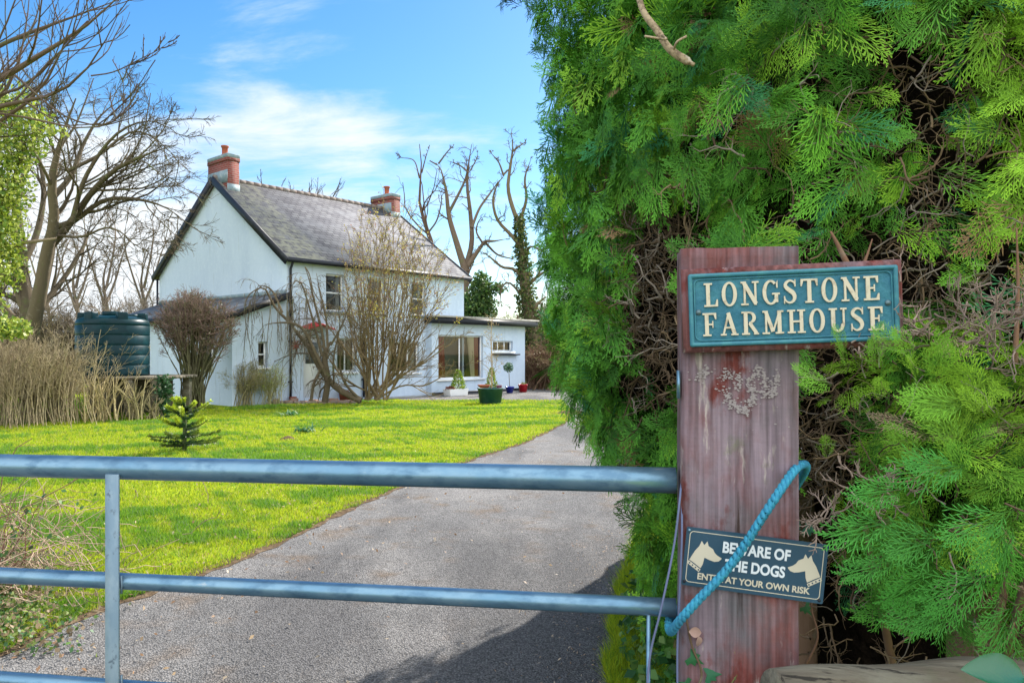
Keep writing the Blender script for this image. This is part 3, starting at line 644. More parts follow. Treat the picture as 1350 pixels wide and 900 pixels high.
# ---- warning sign
D_ = empty('warning_sign', onpost(.1395, -.004, 1.1885), 0, 'dark blue warning plate with two dog heads and white lettering screwed askew to the post', 'sign')
D_.rotation_euler = (0, R(5.7), PA); D_.scale = (.965,1,.98)
M['signblue'] = mat('sign_blue', (.016,.055,.095), rough=.35, spec=.5, noise=[(50, (.03,.08,.12), .55, .8)])
M['signcream'] = mat('sign_cream', (.52,.47,.37), rough=.5); M['signwhite'] = mat('sign_white', (.62,.66,.70), rough=.5)
m_ = MB(); plate(m_, .277, .117, .003, 0, -.003); dp_ = m_.build('plate', M['signblue'], D_)
m_ = MB(); frame(m_, .263, .103, .008, .0016, -.003, -.0034); m_.build('border', M['signcream'], dp_)
def text(body, width, hgt, x, z, bold, material, par, y=-.0036):
    cu = bpy.data.curves.new('t', 'FONT'); cu.body = body; cu.size = 1; cu.offset = bold; cu.extrude = .01; cu.align_x = 'CENTER'; cu.align_y = 'CENTER'; cu.resolution_u = 4
    ob = bpy.data.objects.new('t', cu); col.objects.link(ob); bpy.context.view_layer.update()
    me = bpy.data.meshes.new_from_object(ob.evaluated_get(bpy.context.evaluated_depsgraph_get())); bpy.data.objects.remove(ob)
    n = len(me.vertices); v = np.zeros(n*3); me.vertices.foreach_get('co', v); v = v.reshape(-1,3)
    v[:,:2] -= (v[:,:2].max(0)+v[:,:2].min(0))/2; v[:,0] *= width/np.ptp(v[:,0]); v[:,1] *= hgt/np.ptp(v[:,1])
    q = np.stack([v[:,0]+x, y-.0002-v[:,2]*.02, v[:,1]+z], 1); me.vertices.foreach_set('co', q.ravel().astype(np.float32)); me.update()
    me.materials.clear(); me.materials.append(material); me.name = 'lettering'
    o = bpy.data.objects.new('lettering', me); col.objects.link(o); o.parent = par; return o
text('BEWARE OF', .132, .023, .002, .0275, .035, M['signwhite'], dp_); text('THE DOGS', .118, .023, .002, -.0065, .035, M['signwhite'], dp_); text('ENTER AT YOUR OWN RISK', .220, .0135, .002, -.0365, .03, M['signcream'], dp_)
head = [(.0,.010),(.012,.006),(.022,.004),(.030,.006),(.034,.010),(.036,.013),(.026,.018),(.020,.023),(.016,.030),(.006,.0355),(.003,.045),(-.003,.036),(-.009,.0445),(-.013,.033),(-.021,.022),(-.027,.010),(-.031,.002),(-.020,-.004),(-.006,-.013),(-.002,-.004)]
for sgn, cx_ in ((1, -.098), (-1, .099)):
    m_ = MB(); pts = [(cx_+sgn*x*.95, -.0036, z*.95-.008) for x, z in head]; pts = pts if sgn < 0 else pts[::-1]
    m_.poly(pts[::-1]); m_.build('dog_head', M['signcream'], dp_)
    m_ = MB(); b0 = (cx_+sgn*-.033, -.004); 
    a0_, a1_ = np.array([cx_-sgn*.032, -.010]), np.array([cx_-sgn*.007, -.0255])
    q = bar(*a0_, *a1_, .0065); m_.poly([(x,-.0040,z) for x,z in (q if sgn > 0 else q)]) ; m_.build('collar', M['signcream'], dp_)
    m_ = MB()
    for t in (.15,.4,.65,.9):
        c_ = a0_+(a1_-a0_)*t; m_.poly([(c_[0]+.0017*math.cos(i), -.0043, c_[1]+.0017*math.sin(i)) for i in np.linspace(0,6.283,9)[:-1]])
    m_.build('stud', M['signblue'], dp_)
for sx, sz in ((-.133,.052),(-.133,-.051),(.131,.051),(.131,-.052)):
    m_ = MB(); m_.lathe([(0,0),(.0034,0),(.003,.0015),(0,.002)], (0,0,0), 12); o = m_.build('screw', M['blackpaint'] if (sx,sz) != (-.133,.052) else M['galv'], dp_); o.location = (sx,-.003,sz); o.rotation_euler = (R(90),0,0)

# ---- rope, cord
def spline(P, n):
    P = np.asarray(P, float); t = np.arange(len(P)); u = np.linspace(0, len(P)-1, n); m = np.gradient(P, axis=0); i = np.minimum(u.astype(int), len(P)-2); f = (u-i)[:,None]
    return (2*f**3-3*f**2+1)*P[i]+(f**3-2*f**2+f)*m[i]+(-2*f**3+3*f**2)*P[i+1]+(f**3-f**2)*m[i+1]
def rope(mb, path, r, pitch, n=260):
    c = spline(path, n); T = nrm(np.gradient(c, axis=0)); S = nrm(np.cross(T, [0,1,.1])); U = np.cross(S, T); s = np.concatenate([[0], np.cumsum(np.linalg.norm(np.diff(c, axis=0), axis=1))])
    for k in range(3):
        a = s/pitch*2*math.pi+k*2*math.pi/3; q = c+(np.cos(a)[:,None]*S+np.sin(a)[:,None]*U)*r*.5
        mb.tube(q, r*.56, 10)
M['rope'] = mat('blue_rope', (.03,.22,.36), rough=.75, noise=[(150, (.05,.32,.44), .45, .65), (12, (.03,.15,.26), .5, .7)], bump=[(260, .5, .002)])
m_ = MB(); rope(m_, [W(1030,690,1.76), W(1048,645,1.72), W(1062,620,1.63), W(1060,612,1.54), W(1047,620,1.465), W(1018,662,1.43), W(965,742,1.43), W(918,793,1.435), W(896,818,1.45), W(884,832,1.50), W(883,815,1.56), W(898,800,1.63)], .0086, .036)
tag(m_.build('rope', M['rope'], smooth=True), 'thick twisted blue rope tied round the gate post and across the warning plate', 'rope')
m_ = MB(); m_.tube(spline([W(899,620,1.56), W(896,660,1.48), W(888,722,1.47), W(872,800,1.46), W(858,858,1.47), W(853,910,1.47), W(850,980,1.50), W(848,1060,1.52)], 60), .0022, 6); m_.tube(spline([W(898,640,1.55), W(899,700,1.485), W(896,780,1.485), W(893,860,1.485), W(894,960,1.49)], 40), .0022, 6)
tag(m_.build('cord', mat('grey_cord', (.12,.14,.24), rough=.7), smooth=True), 'thin blue grey cord hanging loose beside the gate post', 'cord')

# ---- the gate
GA = np.array([.332, 1.535, 0]); GD = np.array([-.988, .155, 0]); GD /= np.linalg.norm(GD); GN = np.array([-GD[1], GD[0], 0]); GN = GN if GN[1] < 0 else -GN
G = empty('field_gate', (0,0,0), 0, 'galvanised tubular metal gate across the driveway in front of the camera', 'gate')
GLEN = 3.5
def grail(z, r, sag=0):
    m_ = MB(); P = [GA+GD*t+np.array([0,0,z-.003*t-sag*math.sin(math.pi*t/GLEN)]) for t in np.linspace(0, GLEN, 24)]
    return m_.tube(P, r, 28).build('rail', M['galv'], G, smooth=True)
for z, r_ in ((1.342,.0262),(1.085,.0185),(.842,.0185),(.64,.0185),(.43,.0185),(.22,.0185)): grail(z, r_)
for t in (1.24, 2.4):
    c_ = GA+GD*t+GN*.022; m_ = MB(); m_.obox(c_-GD*.017+np.array([0,0,.2]), GD*.034, GN*.006, (0,0,1.128)); bevel(m_.build('upright', M['galvbar'], G), .0015, 1)
    for z in (1.338, 1.079, .856):
        m_ = MB()
        for q in (-.017, .017): m_.tube([c_+GD*q-GN*.004+np.array([0,0,z-.02]), c_+GD*q*1.06-GN*.004+np.array([0,0,z]), c_+GD*q-GN*.004+np.array([0,0,z+.02 if z < 1.3 else z-.012])], .0028, 6)
        m_.build('weld', M['galvbar'], G, smooth=True)
m_ = MB(); m_.tube([GA+GD*GLEN+np.array([0,0,.12]), GA+GD*GLEN+np.array([0,0,1.36])], .03, 20); m_.build('hanging_stile', M['galv'], G, smooth=True)
m_ = MB(); m_.tube([W(855,806,1.535), W(854,1300,1.535)], .0045, 8); m_.build('rod', M['galv'], G, smooth=True)
hp = GA+GD*(GLEN+.14); m_ = MB(); m_.box(-.1,.1,-.1,.1,0,1.5); o = m_.build('hinge_post', M['wood'], None); o.location = tuple(hp); tag(bevel(o, .01), 'square timber hinge post at the far end of the metal gate', 'post')

# ---- timber rail beside the post, laurel shoot
LG = empty('timber_rail', (0,0,0), 0, 'weathered round timber rail with cut end jutting out at the foot of the post', 'rail')
m_ = MB(); a0_ = W(1022,920,1.36); d_ = nrm(np.array([1,.26,-.06])); Pq = [a0_+d_*t for t in np.linspace(0,1.6,24)]
ra = .050+.004*np.sin(np.arange(24)*1.3); m_.tube(Pq, ra, 26, caps=True); m_.build('log', M['wood'], LG)
m_ = MB(); q = a0_+d_*1.3; m_.tube([(q[0],q[1]+.02,0),(q[0],q[1]+.02,q[2]+.05)], .06, 14); m_.build('support', M['wood'], LG)
def leafmesh(mb, base, d, nrm_, L, w, C, n=10, fold=.25, curl=.15):
    d = nrm(np.asarray(d, float)); nn = nrm(np.asarray(nrm_, float)); s = nrm(np.cross(d, nn)); nn = np.cross(s, d); V = []
    for i in range(n+1):
        t = i/n; hw = w*(math.sin(math.pi*t**.85)**.8)/2 if 0 < t < 1 else 0.0005; c = np.asarray(base)+d*L*t-nn*curl*L*t*t
        V += [c-s*hw+nn*hw*fold, c, c+s*hw+nn*hw*fold]
    Fs = [f for i in range(n) for f in ((3*i,3*i+1,3*i+4,3*i+3),(3*i+1,3*i+2,3*i+5,3*i+4))]
    mb.raw(V, Fs, C)
m_ = MB(); mst = MB()
base = W(1350,893,1.20); mst.tube(spline([(base[0]+.12,base[1]+.1,.1),(base[0]+.09,base[1]+.05,.6),tuple(base)], 12), .005, 8, C=(.08,.12,.03))
lvs = []
for dd_, nn_, L__, w__, off in ((W(1244,872,1.14)-base, (.1,-.95,.75), .125, .056, (0,0,0)), ((1,.2,.2), (0,-.5,1), .12, .05, (0,0,0)), ((-.6,-.5,-.1), (0,-.3,1), .12, .05, (.02,0,-.08)), ((.7,-.3,-.1), (0,-.3,1), .12, .05, (.04,0,-.12))):
    q_ = MB(); leafmesh(q_, base+np.array(off), dd_, nn_, L__, w__, (.012,.095,.04), n=14, fold=.45, curl=.12); lvs.append(q_)
LS = empty('laurel_shoot', (base[0]+.12,base[1]+.1,0), 0, 'glossy broad green laurel leaf poking up at the lower right', 'plant')
M['laurel'] = mat('laurel_leaf', attr=True, rough=.25, spec=.6, bump=[(60,.25,.003)])
for q_ in lvs: o = q_.build('leaf', M['laurel'], LS); o.location = (-base[0]-.12,-base[1]-.1,0)
o = mst.build('stem', M['bark'], LS, smooth=True); o.location = (-base[0]-.12,-base[1]-.1,0)
# ivy on the foot of the post
def ivyleaf(mb, c, d, nn, s_, C):
    d = nrm(np.asarray(d, float)); nn = nrm(np.asarray(nn, float)); sd_ = nrm(np.cross(d, nn)); nn = np.cross(sd_, d)
    out = [(0,-.1),(.42,-.28),(.62,.02),(.36,.16),(.40,.52),(.16,.45),(0,1),(-.16,.45),(-.40,.52),(-.36,.16),(-.62,.02),(-.42,-.28)]
    V = [np.asarray(c)+nn*.06*s_]+[np.asarray(c)+sd_*x*s_+d*y*s_-nn*(abs(x)*.25+max(y,0)*.1)*s_ for x, y in out]
    mb.raw(V, [(0,i,i%12+1) for i in range(1,13)], C)
IV = empty('ivy_plant', onpost(.0,-.02,0), 0, 'small dark ivy climbing the bottom corner of the red post', 'ivy')
m_ = MB(); g = MB()
for px, py, s_, c in ((912,866,.030,(.03,.14,.05)),(934,889,.030,(.03,.15,.07)),(903,900,.025,(.03,.13,.05)),(960,905,.022,(.05,.18,.05)),(972,890,.015,(.08,.2,.06)),(925,925,.03,(.03,.13,.05)),(1062,800,.022,(.02,.09,.03)),(1064,695,.028,(.02,.10,.06)),(1050,690,.018,(.02,.10,.06))):
    yy = 1.487 if px < 1050 else 1.50; ivyleaf(m_, W(px,py,yy), (random.uniform(-.5,.7),0,random.uniform(-1,.2)), (random.uniform(-.3,.3),-1,.35), s_, c)
g.tube(spline([W(905,1300,1.49), W(915,1000,1.489), W(908,930,1.489), W(925,890,1.487), W(912,850,1.488), W(903,806,1.49)], 40), .0022, 6, C=(.12,.08,.05)); g.tube(spline([W(930,1000,1.489), W(955,920,1.486), W(975,880,1.487), W(968,858,1.487)], 20), .0016, 5, C=(.16,.11,.06))
for mm_, nm, mt in ((m_,'leaves',M['leaf']),(g,'stem',M['bark'])):
    o = mm_.build(nm, mt, IV); o.matrix_parent_inverse = Matrix.Translation(-Vector(onpost(.0,-.02,0)))
m_ = MB(); leafmesh(m_, W(908,832,1.484), (.9,0,-.1), (.1,-1,.3), .028, .02, (.5,.32,.26), n=6, fold=.5, curl=.4); leafmesh(m_, W(921,838,1.484), (.1,-.1,-1), (.3,-1,.2), .022, .014, (.45,.3,.24), n=6, fold=.4, curl=.5)
tag(m_.build('dead_leaf', M['leaf']), 'curled pale brown dead leaf caught on the post just above the ivy', 'leaf')

# ------------------------------------------------------------------ vegetation tools
def resample(P, K):
    P = np.asarray(P, float); t = np.concatenate([[0], np.cumsum(np.linalg.norm(np.diff(P, axis=0), axis=1))])
    q = spline(P, max(40, K*3)) if len(P) > 2 else P
    t = np.concatenate([[0], np.cumsum(np.linalg.norm(np.diff(q, axis=0), axis=1))]); u = np.linspace(0, t[-1], K)
    return np.stack([np.interp(u, t, q[:, i]) for i in range(3)], 1)
def limb(pts, Y, r0, r1, K=12, dy=0, wob=0.0):
    """pts in photo pixels at depth Y (drifting by dy along the limb); radii in metres"""
    n = len(pts); P = [W(x, y, Y+dy*i/max(n-1, 1)) for i, (x, y) in enumerate(pts)]
    q = resample(P, K); 
    if wob: q[1:] += rng.normal(0, wob, (K-1, 3))
    return q, np.linspace(r0, r1, K)
def grow(P, Rr, n, ratio, ang, K, up=0.0, wig=.15, tmin=.25, rfac=.55, rmin=.003, axis_len=None, taper=.35):
    P = np.asarray(P); Rr = np.asarray(Rr); B, K0, _ = P.shape
    Ls = np.linalg.norm(np.diff(P, axis=1), axis=2).sum(1)
    if axis_len is not None: Ls = np.full(B, axis_len)
    t = tmin+(1-tmin)*rng.random((B, n)); u = t*(K0-1); i = np.minimum(u.astype(int), K0-2); f = u-i
    bi = np.arange(B)[:, None]
    base = P[bi, i]*(1-f[..., None])+P[bi, i+1]*f[..., None]; T = nrm(P[bi, i+1]-P[bi, i]); r = Rr[bi, i]*(1-f)+Rr[bi, i+1]*f
    base, T, r, t = base.reshape(-1, 3), T.reshape(-1, 3), r.ravel(), t.ravel(); L = np.repeat(Ls, n)*ratio*(.55+.8*rng.random(B*n))*(1.15-.6*t)
    pr = nrm(np.cross(T, rng.normal(0, 1, T.shape))); a = ang*(.6+.7*rng.random(len(T)))
    d = T*np.cos(a)[:, None]+pr*np.sin(a)[:, None]
    out = [base]; cur = base
    for k in range(K-1):
        d = nrm(d+rng.normal(0, wig, d.shape)+np.array([0, 0, up])); cur = cur+d*(L/(K-1))[:, None]; out.append(cur)
    r0 = np.maximum(np.minimum(r*rfac, r), rmin); RR = r0[:, None]*np.linspace(1, taper, K)[None]; RR = np.maximum(RR, rmin*.7)
    return np.stack(out, 1), RR
def barkcol(n, base, var=.15):
    return np.asarray(base)[None]*(1+var*rng.normal(0, 1, (n, 1)))
def leaves_on(mb, P, n_per, size, pal, tmin=.2, shape='kite', spread=.05, w=.5):
    """small kite leaves scattered along polylines P"""
    B, K, _ = P.shape; N = B*n_per; bi = rng.integers(0, B, N); u = (tmin+(1-tmin)*rng.random(N))*(K-1); i = np.minimum(u.astype(int), K-2); f = (u-i)[:, None]
    O = P[bi, i]*(1-f)+P[bi, i+1]*f+rng.normal(0, spread, (N, 3)); scatter(mb, O, size, pal, w)
def scatter(mb, O, size, pal, w=.5, up=.3):
    N = len(O); n_ = nrm(rng.normal(0, 1, (N, 3))+[0, -.2, up]); a = nrm(np.cross(n_, rng.normal(0, 1, (N, 3)))); s = np.cross(a, n_)
    Mx = np.stack([s, a, n_], 2); TV = np.array([(0,0,0),(w/2,.45,.06),(0,1,-.05),(-w/2,.45,.06)]); TF = np.array([(0,1,2,3)])
    pal = np.asarray(pal); C = pal[rng.integers(0, len(pal), N)]*(.75+.5*rng.random((N, 1)))
    mb.batch(TV, TF, O, Mx, size*(.6+.7*rng.random(N)), C)
def stack(limbs): return np.stack([l[0] for l in limbs]), np.stack([l[1] for l in limbs])

# ---- bare trees -----------------------------------------------------------
def bare_tree(name, label, trunks, levels, base, col_=(.13,.10,.075), group=None, nside=(10, 6, 3, 3), cat='tree'):
    """trunks: limbs; levels: list of kwargs for grow. parts: trunk, branches, twigs"""
    T = empty(name, tuple(base), 0, label, cat, group); inv = Matrix.Translation(-Vector(base))
    P, Rr = stack([(resample(l[0], 14) if len(l[0]) != 14 else l[0], np.interp(np.linspace(0,1,14), np.linspace(0,1,len(l[1])), l[1])) for l in trunks]); Rr = Rr*np.interp(np.linspace(0,1,14), [0,.7,1], [1,1,.35])[None]; m_ = MB(); m_.tubes(P, Rr, nside[0], barkcol(len(P), col_)); 
    o = m_.build('trunk', M['bark'], T, smooth=True); o.matrix_parent_inverse = inv
    m1, m2 = MB(), MB(); allp = [(P, Rr)]; cur = (P, Rr)
    for li, kw in enumerate(levels):
        kw = dict(kw); src = kw.pop('src', None)
        cur = grow(*(cur if src is None else allp[src]), **kw); allp.append(cur)
        tgt = m1 if li == 0 else m2; tgt.tubes(cur[0], cur[1], nside[min(li+1, 3)], barkcol(len(cur[0]), col_, .25))
    o = m1.build('branches', M['bark'], T, smooth=True); o.matrix_parent_inverse = inv
    if len(levels) > 1: o = m2.build('twigs', M['bark'], T); o.matrix_parent_inverse = inv
    return T, inv, allp
g0 = lambda x, Y: (((x-CX)/F*Y), Y, 0)
# big tree at the left
Y = 24
tr = [limb([(42,565),(40,480),(38,420),(28,350),(24,300),(20,240),(30,180)], Y, .30, .10, dy=1.5),
      limb([(40,440),(52,390),(62,330),(72,290),(68,240),(82,180),(100,130)], Y, .24, .05, dy=-2),
      limb([(66,325),(92,295),(120,255),(150,225),(190,205),(235,190)], Y, .13, .02, dy=-2.5),
      limb([(72,300),(100,290),(135,265),(175,262),(215,272),(245,292)], Y-.3, .10, .015, dy=-1),
      limb([(68,262),(95,230),(110,190),(135,150),(165,130)], Y-.5, .10, .015, dy=2),
      limb([(95,292),(112,235),(150,180),(190,160),(225,165)], Y-1, .08, .012, dy=-1),
      limb([(30,330),(10,290),(-10,250),(-30,200)], Y, .14, .03, dy=-2), limb([(24,260),(40,200),(55,150),(50,110)], Y, .10, .02, dy=1),
      limb([(70,310),(108,312),(140,300),(165,310),(185,335)], Y-.4, .05, .012, dy=-2),
      limb([(28,350),(48,310),(58,250),(50,190),(62,140)], Y, .12, .02, dy=3), limb([(90,225),(130,205),(170,175),(200,180),(240,215)], Y-1, .06, .01, dy=1)]
bare_tree('deciduous_tree', 'large bare tree with a forked trunk and wide sweeping crown behind the green tank', tr,
   [dict(n=10, ratio=.42, ang=.75, K=8, up=.05, wig=.16, tmin=.2, rfac=.5, rmin=.016), dict(n=7, ratio=.5, ang=.7, K=6, up=.02, wig=.2, rfac=.6, rmin=.010), dict(n=7, ratio=.5, ang=.7, K=4, up=0, wig=.2, rfac=.7, rmin=.0065)],
   g0(42, Y), (.095,.075,.05))
# overhanging nearer tree whose limbs come in at the top left
Y = 9
tr = [limb([(-260,650),(-262,400),(-240,200),(-170,20)], Y, .16, .09), limb([(-250,240),(-120,170),(0,105),(60,68),(120,30),(175,-25)], Y, .06, .012, dy=-1),
      limb([(-240,200),(-100,120),(0,60),(90,25),(170,-5)], Y, .05, .010, dy=.5), limb([(-240,240),(-100,180),(0,140),(70,125),(120,85),(160,10)], Y, .045, .008, dy=-1.5),
      limb([(-250,330),(-120,220),(0,160),(60,110),(90,40),(110,-20)], Y, .04, .008, dy=-1), limb([(-230,180),(-80,150),(0,150),(60,160),(120,170),(200,140)], Y, .022, .006, dy=-1),
      limb([(120,100),(150,95),(185,78),(215,62),(232,45)], Y-1, .008, .003), limb([(20,100),(80,150),(130,165),(160,150),(162,95)], Y-1, .012, .004), limb([(-250,300),(-80,180),(0,130),(30,60),(40,-20)], Y, .04, .01),
      limb([(-240,220),(-60,140),(20,120),(60,90),(100,45),(150,-5)], Y-.5, .03, .006)]
bare_tree('overhanging_tree', 'nearest bare tree whose long curved branches reach in at the top left', tr,
   [dict(n=7, ratio=.28, ang=.65, K=8, up=.10, wig=.08, tmin=.35, rfac=.5, rmin=.0075), dict(n=4, ratio=.35, ang=.6, K=5, up=.12, wig=.08, rfac=.7, rmin=.0042)],
   g0(-260, Y), (.10,.07,.055))
# tree smothered in ivy at the left edge
Y = 15
tr = [limb([(-30,570),(-28,400),(-20,250),(-5,120)], Y, .2, .06), limb([(-25,330),(10,260),(30,200),(40,150)], Y, .07, .02), limb([(-25,300),(-60,220),(-80,150)], Y, .07, .02), limb([(-26,420),(10,360),(30,320)], Y, .05, .02)]
T, inv, ap = bare_tree('ivy_clad_tree', 'slim tree smothered in bright yellow green ivy at the left edge', tr, [dict(n=12, ratio=.25, ang=1.0, K=6, up=0, wig=.2, rmin=.008)], g0(-28, Y), (.14,.11,.07))
m_ = MB()
for cx_, cy_, rx_, ry_, n_ in ((5,140,42,35,900),(20,185,42,40,1100),(10,240,34,45,1200),(5,300,26,45,1200),(12,350,12,40,500),(-40,250,50,130,2500),(8,432,30,16,800),(-25,400,28,60,900),(50,160,18,20,200),(70,170,12,8,70)):
    c_ = W(cx_, cy_, Y-.2); q = rng.normal(0, 1, (n_, 3)); q = nrm(q)*(rng.random((n_, 1))**.45); O = c_+q*np.array([rx_, 35, ry_])/F*Y
    scatter(m_, O, .085, [(.20,.27,.03),(.28,.34,.04),(.10,.17,.03),(.36,.40,.08)], .75)
o = m_.build('ivy_leaves', M['leaf'], T); o.matrix_parent_inverse = inv
# thin trees on the field boundary behind the tank
for i, (x, sc_, lab) in enumerate(((100,1,'thin bare boundary tree rising directly above the green tank'),(140,1.1,'thin forked bare tree just right of the green tank'),(190,.95,'small bare boundary tree beside the white gable wall'),(62,.9,'small bare boundary tree between the big trunk and the tank'))):
    Y = 38+2*i
    tr = [limb([(x,500),(x+3,420),(x-4,370),(x+6,330)], Y, .12, .05), limb([(x,400),(x+12,370),(x+24,330),(x+40,300)], Y, .07, .015, dy=1), limb([(x+1,410),(x-16,360),(x-26,320),(x-22,285)], Y, .07, .015, dy=-1), limb([(x,380),(x+10,330),(x+12,300),(x+4,275)], Y, .07, .015, dy=1)]
    bare_tree('boundary_tree', lab, tr, [dict(n=6, ratio=.42, ang=.7, K=7, up=.04, wig=.22, rfac=.55, rmin=.022), dict(n=6, ratio=.45, ang=.7, K=5, up=.02, wig=.25, rfac=.6, rmin=.014), dict(n=3, ratio=.5, ang=.7, K=3, wig=.2, rfac=.7, rmin=.011)], g0(x, Y), (.16,.125,.095), nside=(6,4,3,3))
# crown peeping over the ridge
Y = 48
tr = [limb([(390,520),(392,400),(385,330),(388,290)], Y, .2, .1)]+[limb([(388,330),(388+dx*.5,290),(388+dx,245-abs(dx)*.1+15*(k%3==1))], Y, .08, .02, dy=rng.normal(0,1.5)) for k, dx in enumerate((-44,-30,-17,-5,10,22,36,50,64))]
bare_tree('hidden_tree', 'bare tree whose thin top twigs peep over the slate roof ridge', tr, [dict(n=5, ratio=.3, ang=.4, K=6, up=.15, wig=.12, tmin=.5, rmin=.022), dict(n=4, ratio=.4, ang=.5, K=4, up=.1, wig=.15, rmin=.014)], g0(390, Y), (.10,.075,.06), nside=(6,4,3,3))
# right-hand trees
Y = 40
tr = [limb([(580,520),(578,420),(574,340),(562,300),(552,262),(556,225),(553,190)], Y, .2, .05, K=16), limb([(553,235),(546,212),(530,208),(522,205)], Y, .04, .015), limb([(556,228),(562,205),(566,195)], Y, .04, .015), limb([(566,305),(576,290),(582,265),(580,250)], Y, .05, .02, dy=-1), limb([(558,290),(548,282),(540,290)], Y, .03, .012)]
bare_tree('pollarded_tree', 'single crooked bare stem rising behind the right chimney', tr, [dict(n=5, ratio=.25, ang=.9, K=6, up=.06, wig=.3, tmin=.55, rfac=.5, rmin=.022), dict(n=3, ratio=.5, ang=.8, K=4, wig=.3, rmin=.014)], g0(580, Y), (.10,.062,.045), nside=(8,5,3,3))
tr = [limb([(608,540),(610,460),(612,400),(614,365),(618,345)], Y, .36, .24), limb([(614,358),(602,320),(592,285),(588,250),(580,220),(575,215)], Y, .2, .05, K=16), limb([(576,217),(566,212)], Y, .05, .02), limb([(578,216),(590,200),(598,192)], Y, .05, .02),
      limb([(592,280),(605,255),(612,240),(616,225),(614,205)], Y, .09, .03, dy=.5), limb([(614,352),(622,320),(620,280),(616,245),(618,215),(622,190)], Y, .16, .04, K=16, dy=.4), limb([(618,228),(606,218),(590,212)], Y, .05, .02),
      limb([(617,350),(634,325),(640,318),(650,318),(668,315)], Y, .15, .03, dy=-.6), limb([(636,320),(628,305),(632,290),(640,285)], Y, .06, .02), limb([(622,300),(632,275),(646,255),(658,238)], Y, .08, .04, dy=.6),
      limb([(620,225),(628,210),(630,200)], Y, .04, .02), limb([(640,320),(655,335),(670,340),(684,343)], Y, .07, .02, dy=1)]
bare_tree('forked_tree', 'forked bare tree with crooked lopped limbs beyond the end of the house', tr, [dict(n=9, ratio=.22, ang=.9, K=6, up=.06, wig=.32, tmin=.4, rfac=.4, rmin=.018), dict(n=6, ratio=.5, ang=.8, K=4, wig=.3, rmin=.010)], g0(608, Y), (.12,.085,.06), nside=(10,5,3,3))
Y = 36
tr = [limb([(712,545),(712,490),(704,440),(695,400),(690,350),(686,310),(684,285)], Y, .42, .16, K=16), limb([(688,300),(678,280),(670,250),(672,225),(676,195),(674,175)], Y, .12, .04, K=14), limb([(686,290),(694,262),(692,235),(700,210)], Y, .09, .03),
      limb([(690,330),(674,310),(656,290),(650,265),(655,245),(664,232)], Y, .10, .04, K=14, dy=-.7), limb([(664,232),(658,215),(650,205),(646,200)], Y, .05, .02), limb([(664,230),(672,222)], Y, .05,.03), limb([(692,370),(678,355),(662,352),(645,338),(632,330)], Y, .09, .03, dy=-1),
      limb([(686,315),(672,308),(662,300)], Y, .05, .02), limb([(698,405),(680,380),(668,372),(660,385),(662,410)], Y, .07, .02, dy=-.6), limb([(690,340),(700,325),(714,330),(724,322)], Y, .07, .02), limb([(676,200),(686,192),(694,186)], Y, .04, .02)]
T, inv, ap = bare_tree('ivy_trunk_tree', 'tall bare tree with an ivy wrapped trunk beside the tall conifer hedge', tr, [dict(n=9, ratio=.22, ang=.9, K=6, up=.05, wig=.32, tmin=.4, rfac=.4, rmin=.018), dict(n=6, ratio=.5, ang=.8, K=4, wig=.3, rmin=.013)], g0(712, Y), (.13,.10,.06), nside=(10,5,3,3))
m_ = MB(); tp = tr[0][0]; k = rng.integers(0, len(tp)-1, 5200); f = rng.random((5200, 1)); O = tp[k]*(1-f)+tp[k+1]*f; a_ = nrm(rng.normal(0,1,(5200,3))*[1,1,.2])*np.interp(O[:,2],[1,9],[.75,.2])[:,None]*(.5+.5*rng.random((5200,1))); scatter(m_, O+a_, .14, [(.05,.09,.02),(.09,.13,.03),(.03,.06,.015),(.14,.15,.04)], .7)
o = m_.build('ivy_leaves', M['leaf'], T); o.matrix_parent_inverse = inv
# small evergreen clad in ivy
Y = 37
tr = [limb([(632,530),(631,450),(634,400),(640,372)], Y, .22, .08), limb([(632,420),(624,385),(620,365)], Y, .1, .03), limb([(634,400),(650,380),(662,376)], Y, .08, .02), limb([(631,430),(616,410),(612,395)], Y, .08, .02)]
T, inv, ap = bare_tree('ivy_stump', 'short ivy covered stump tree above the flat roofed extension', tr, [dict(n=8, ratio=.35, ang=.8, K=6, up=.05, wig=.2, rmin=.015)], g0(632, Y), (.12,.09,.05))
m_ = MB()
for cx_, cy_, rx_, ry_, n_ in ((634,375,14,18,900),(625,400,18,25,1300),(640,405,16,30,1300),(612,412,10,18,600),(655,380,14,8,250)):
    q = nrm(rng.normal(0,1,(n_,3)))*(rng.random((n_,1))**.5); scatter(m_, W(cx_,cy_,Y-.3)+q*np.array([rx_,18,ry_])/F*Y, .17, [(.05,.11,.025),(.08,.16,.03),(.03,.07,.02),(.14,.2,.05)], .6)
o = m_.build('ivy_leaves', M['leaf'], T); o.matrix_parent_inverse = inv

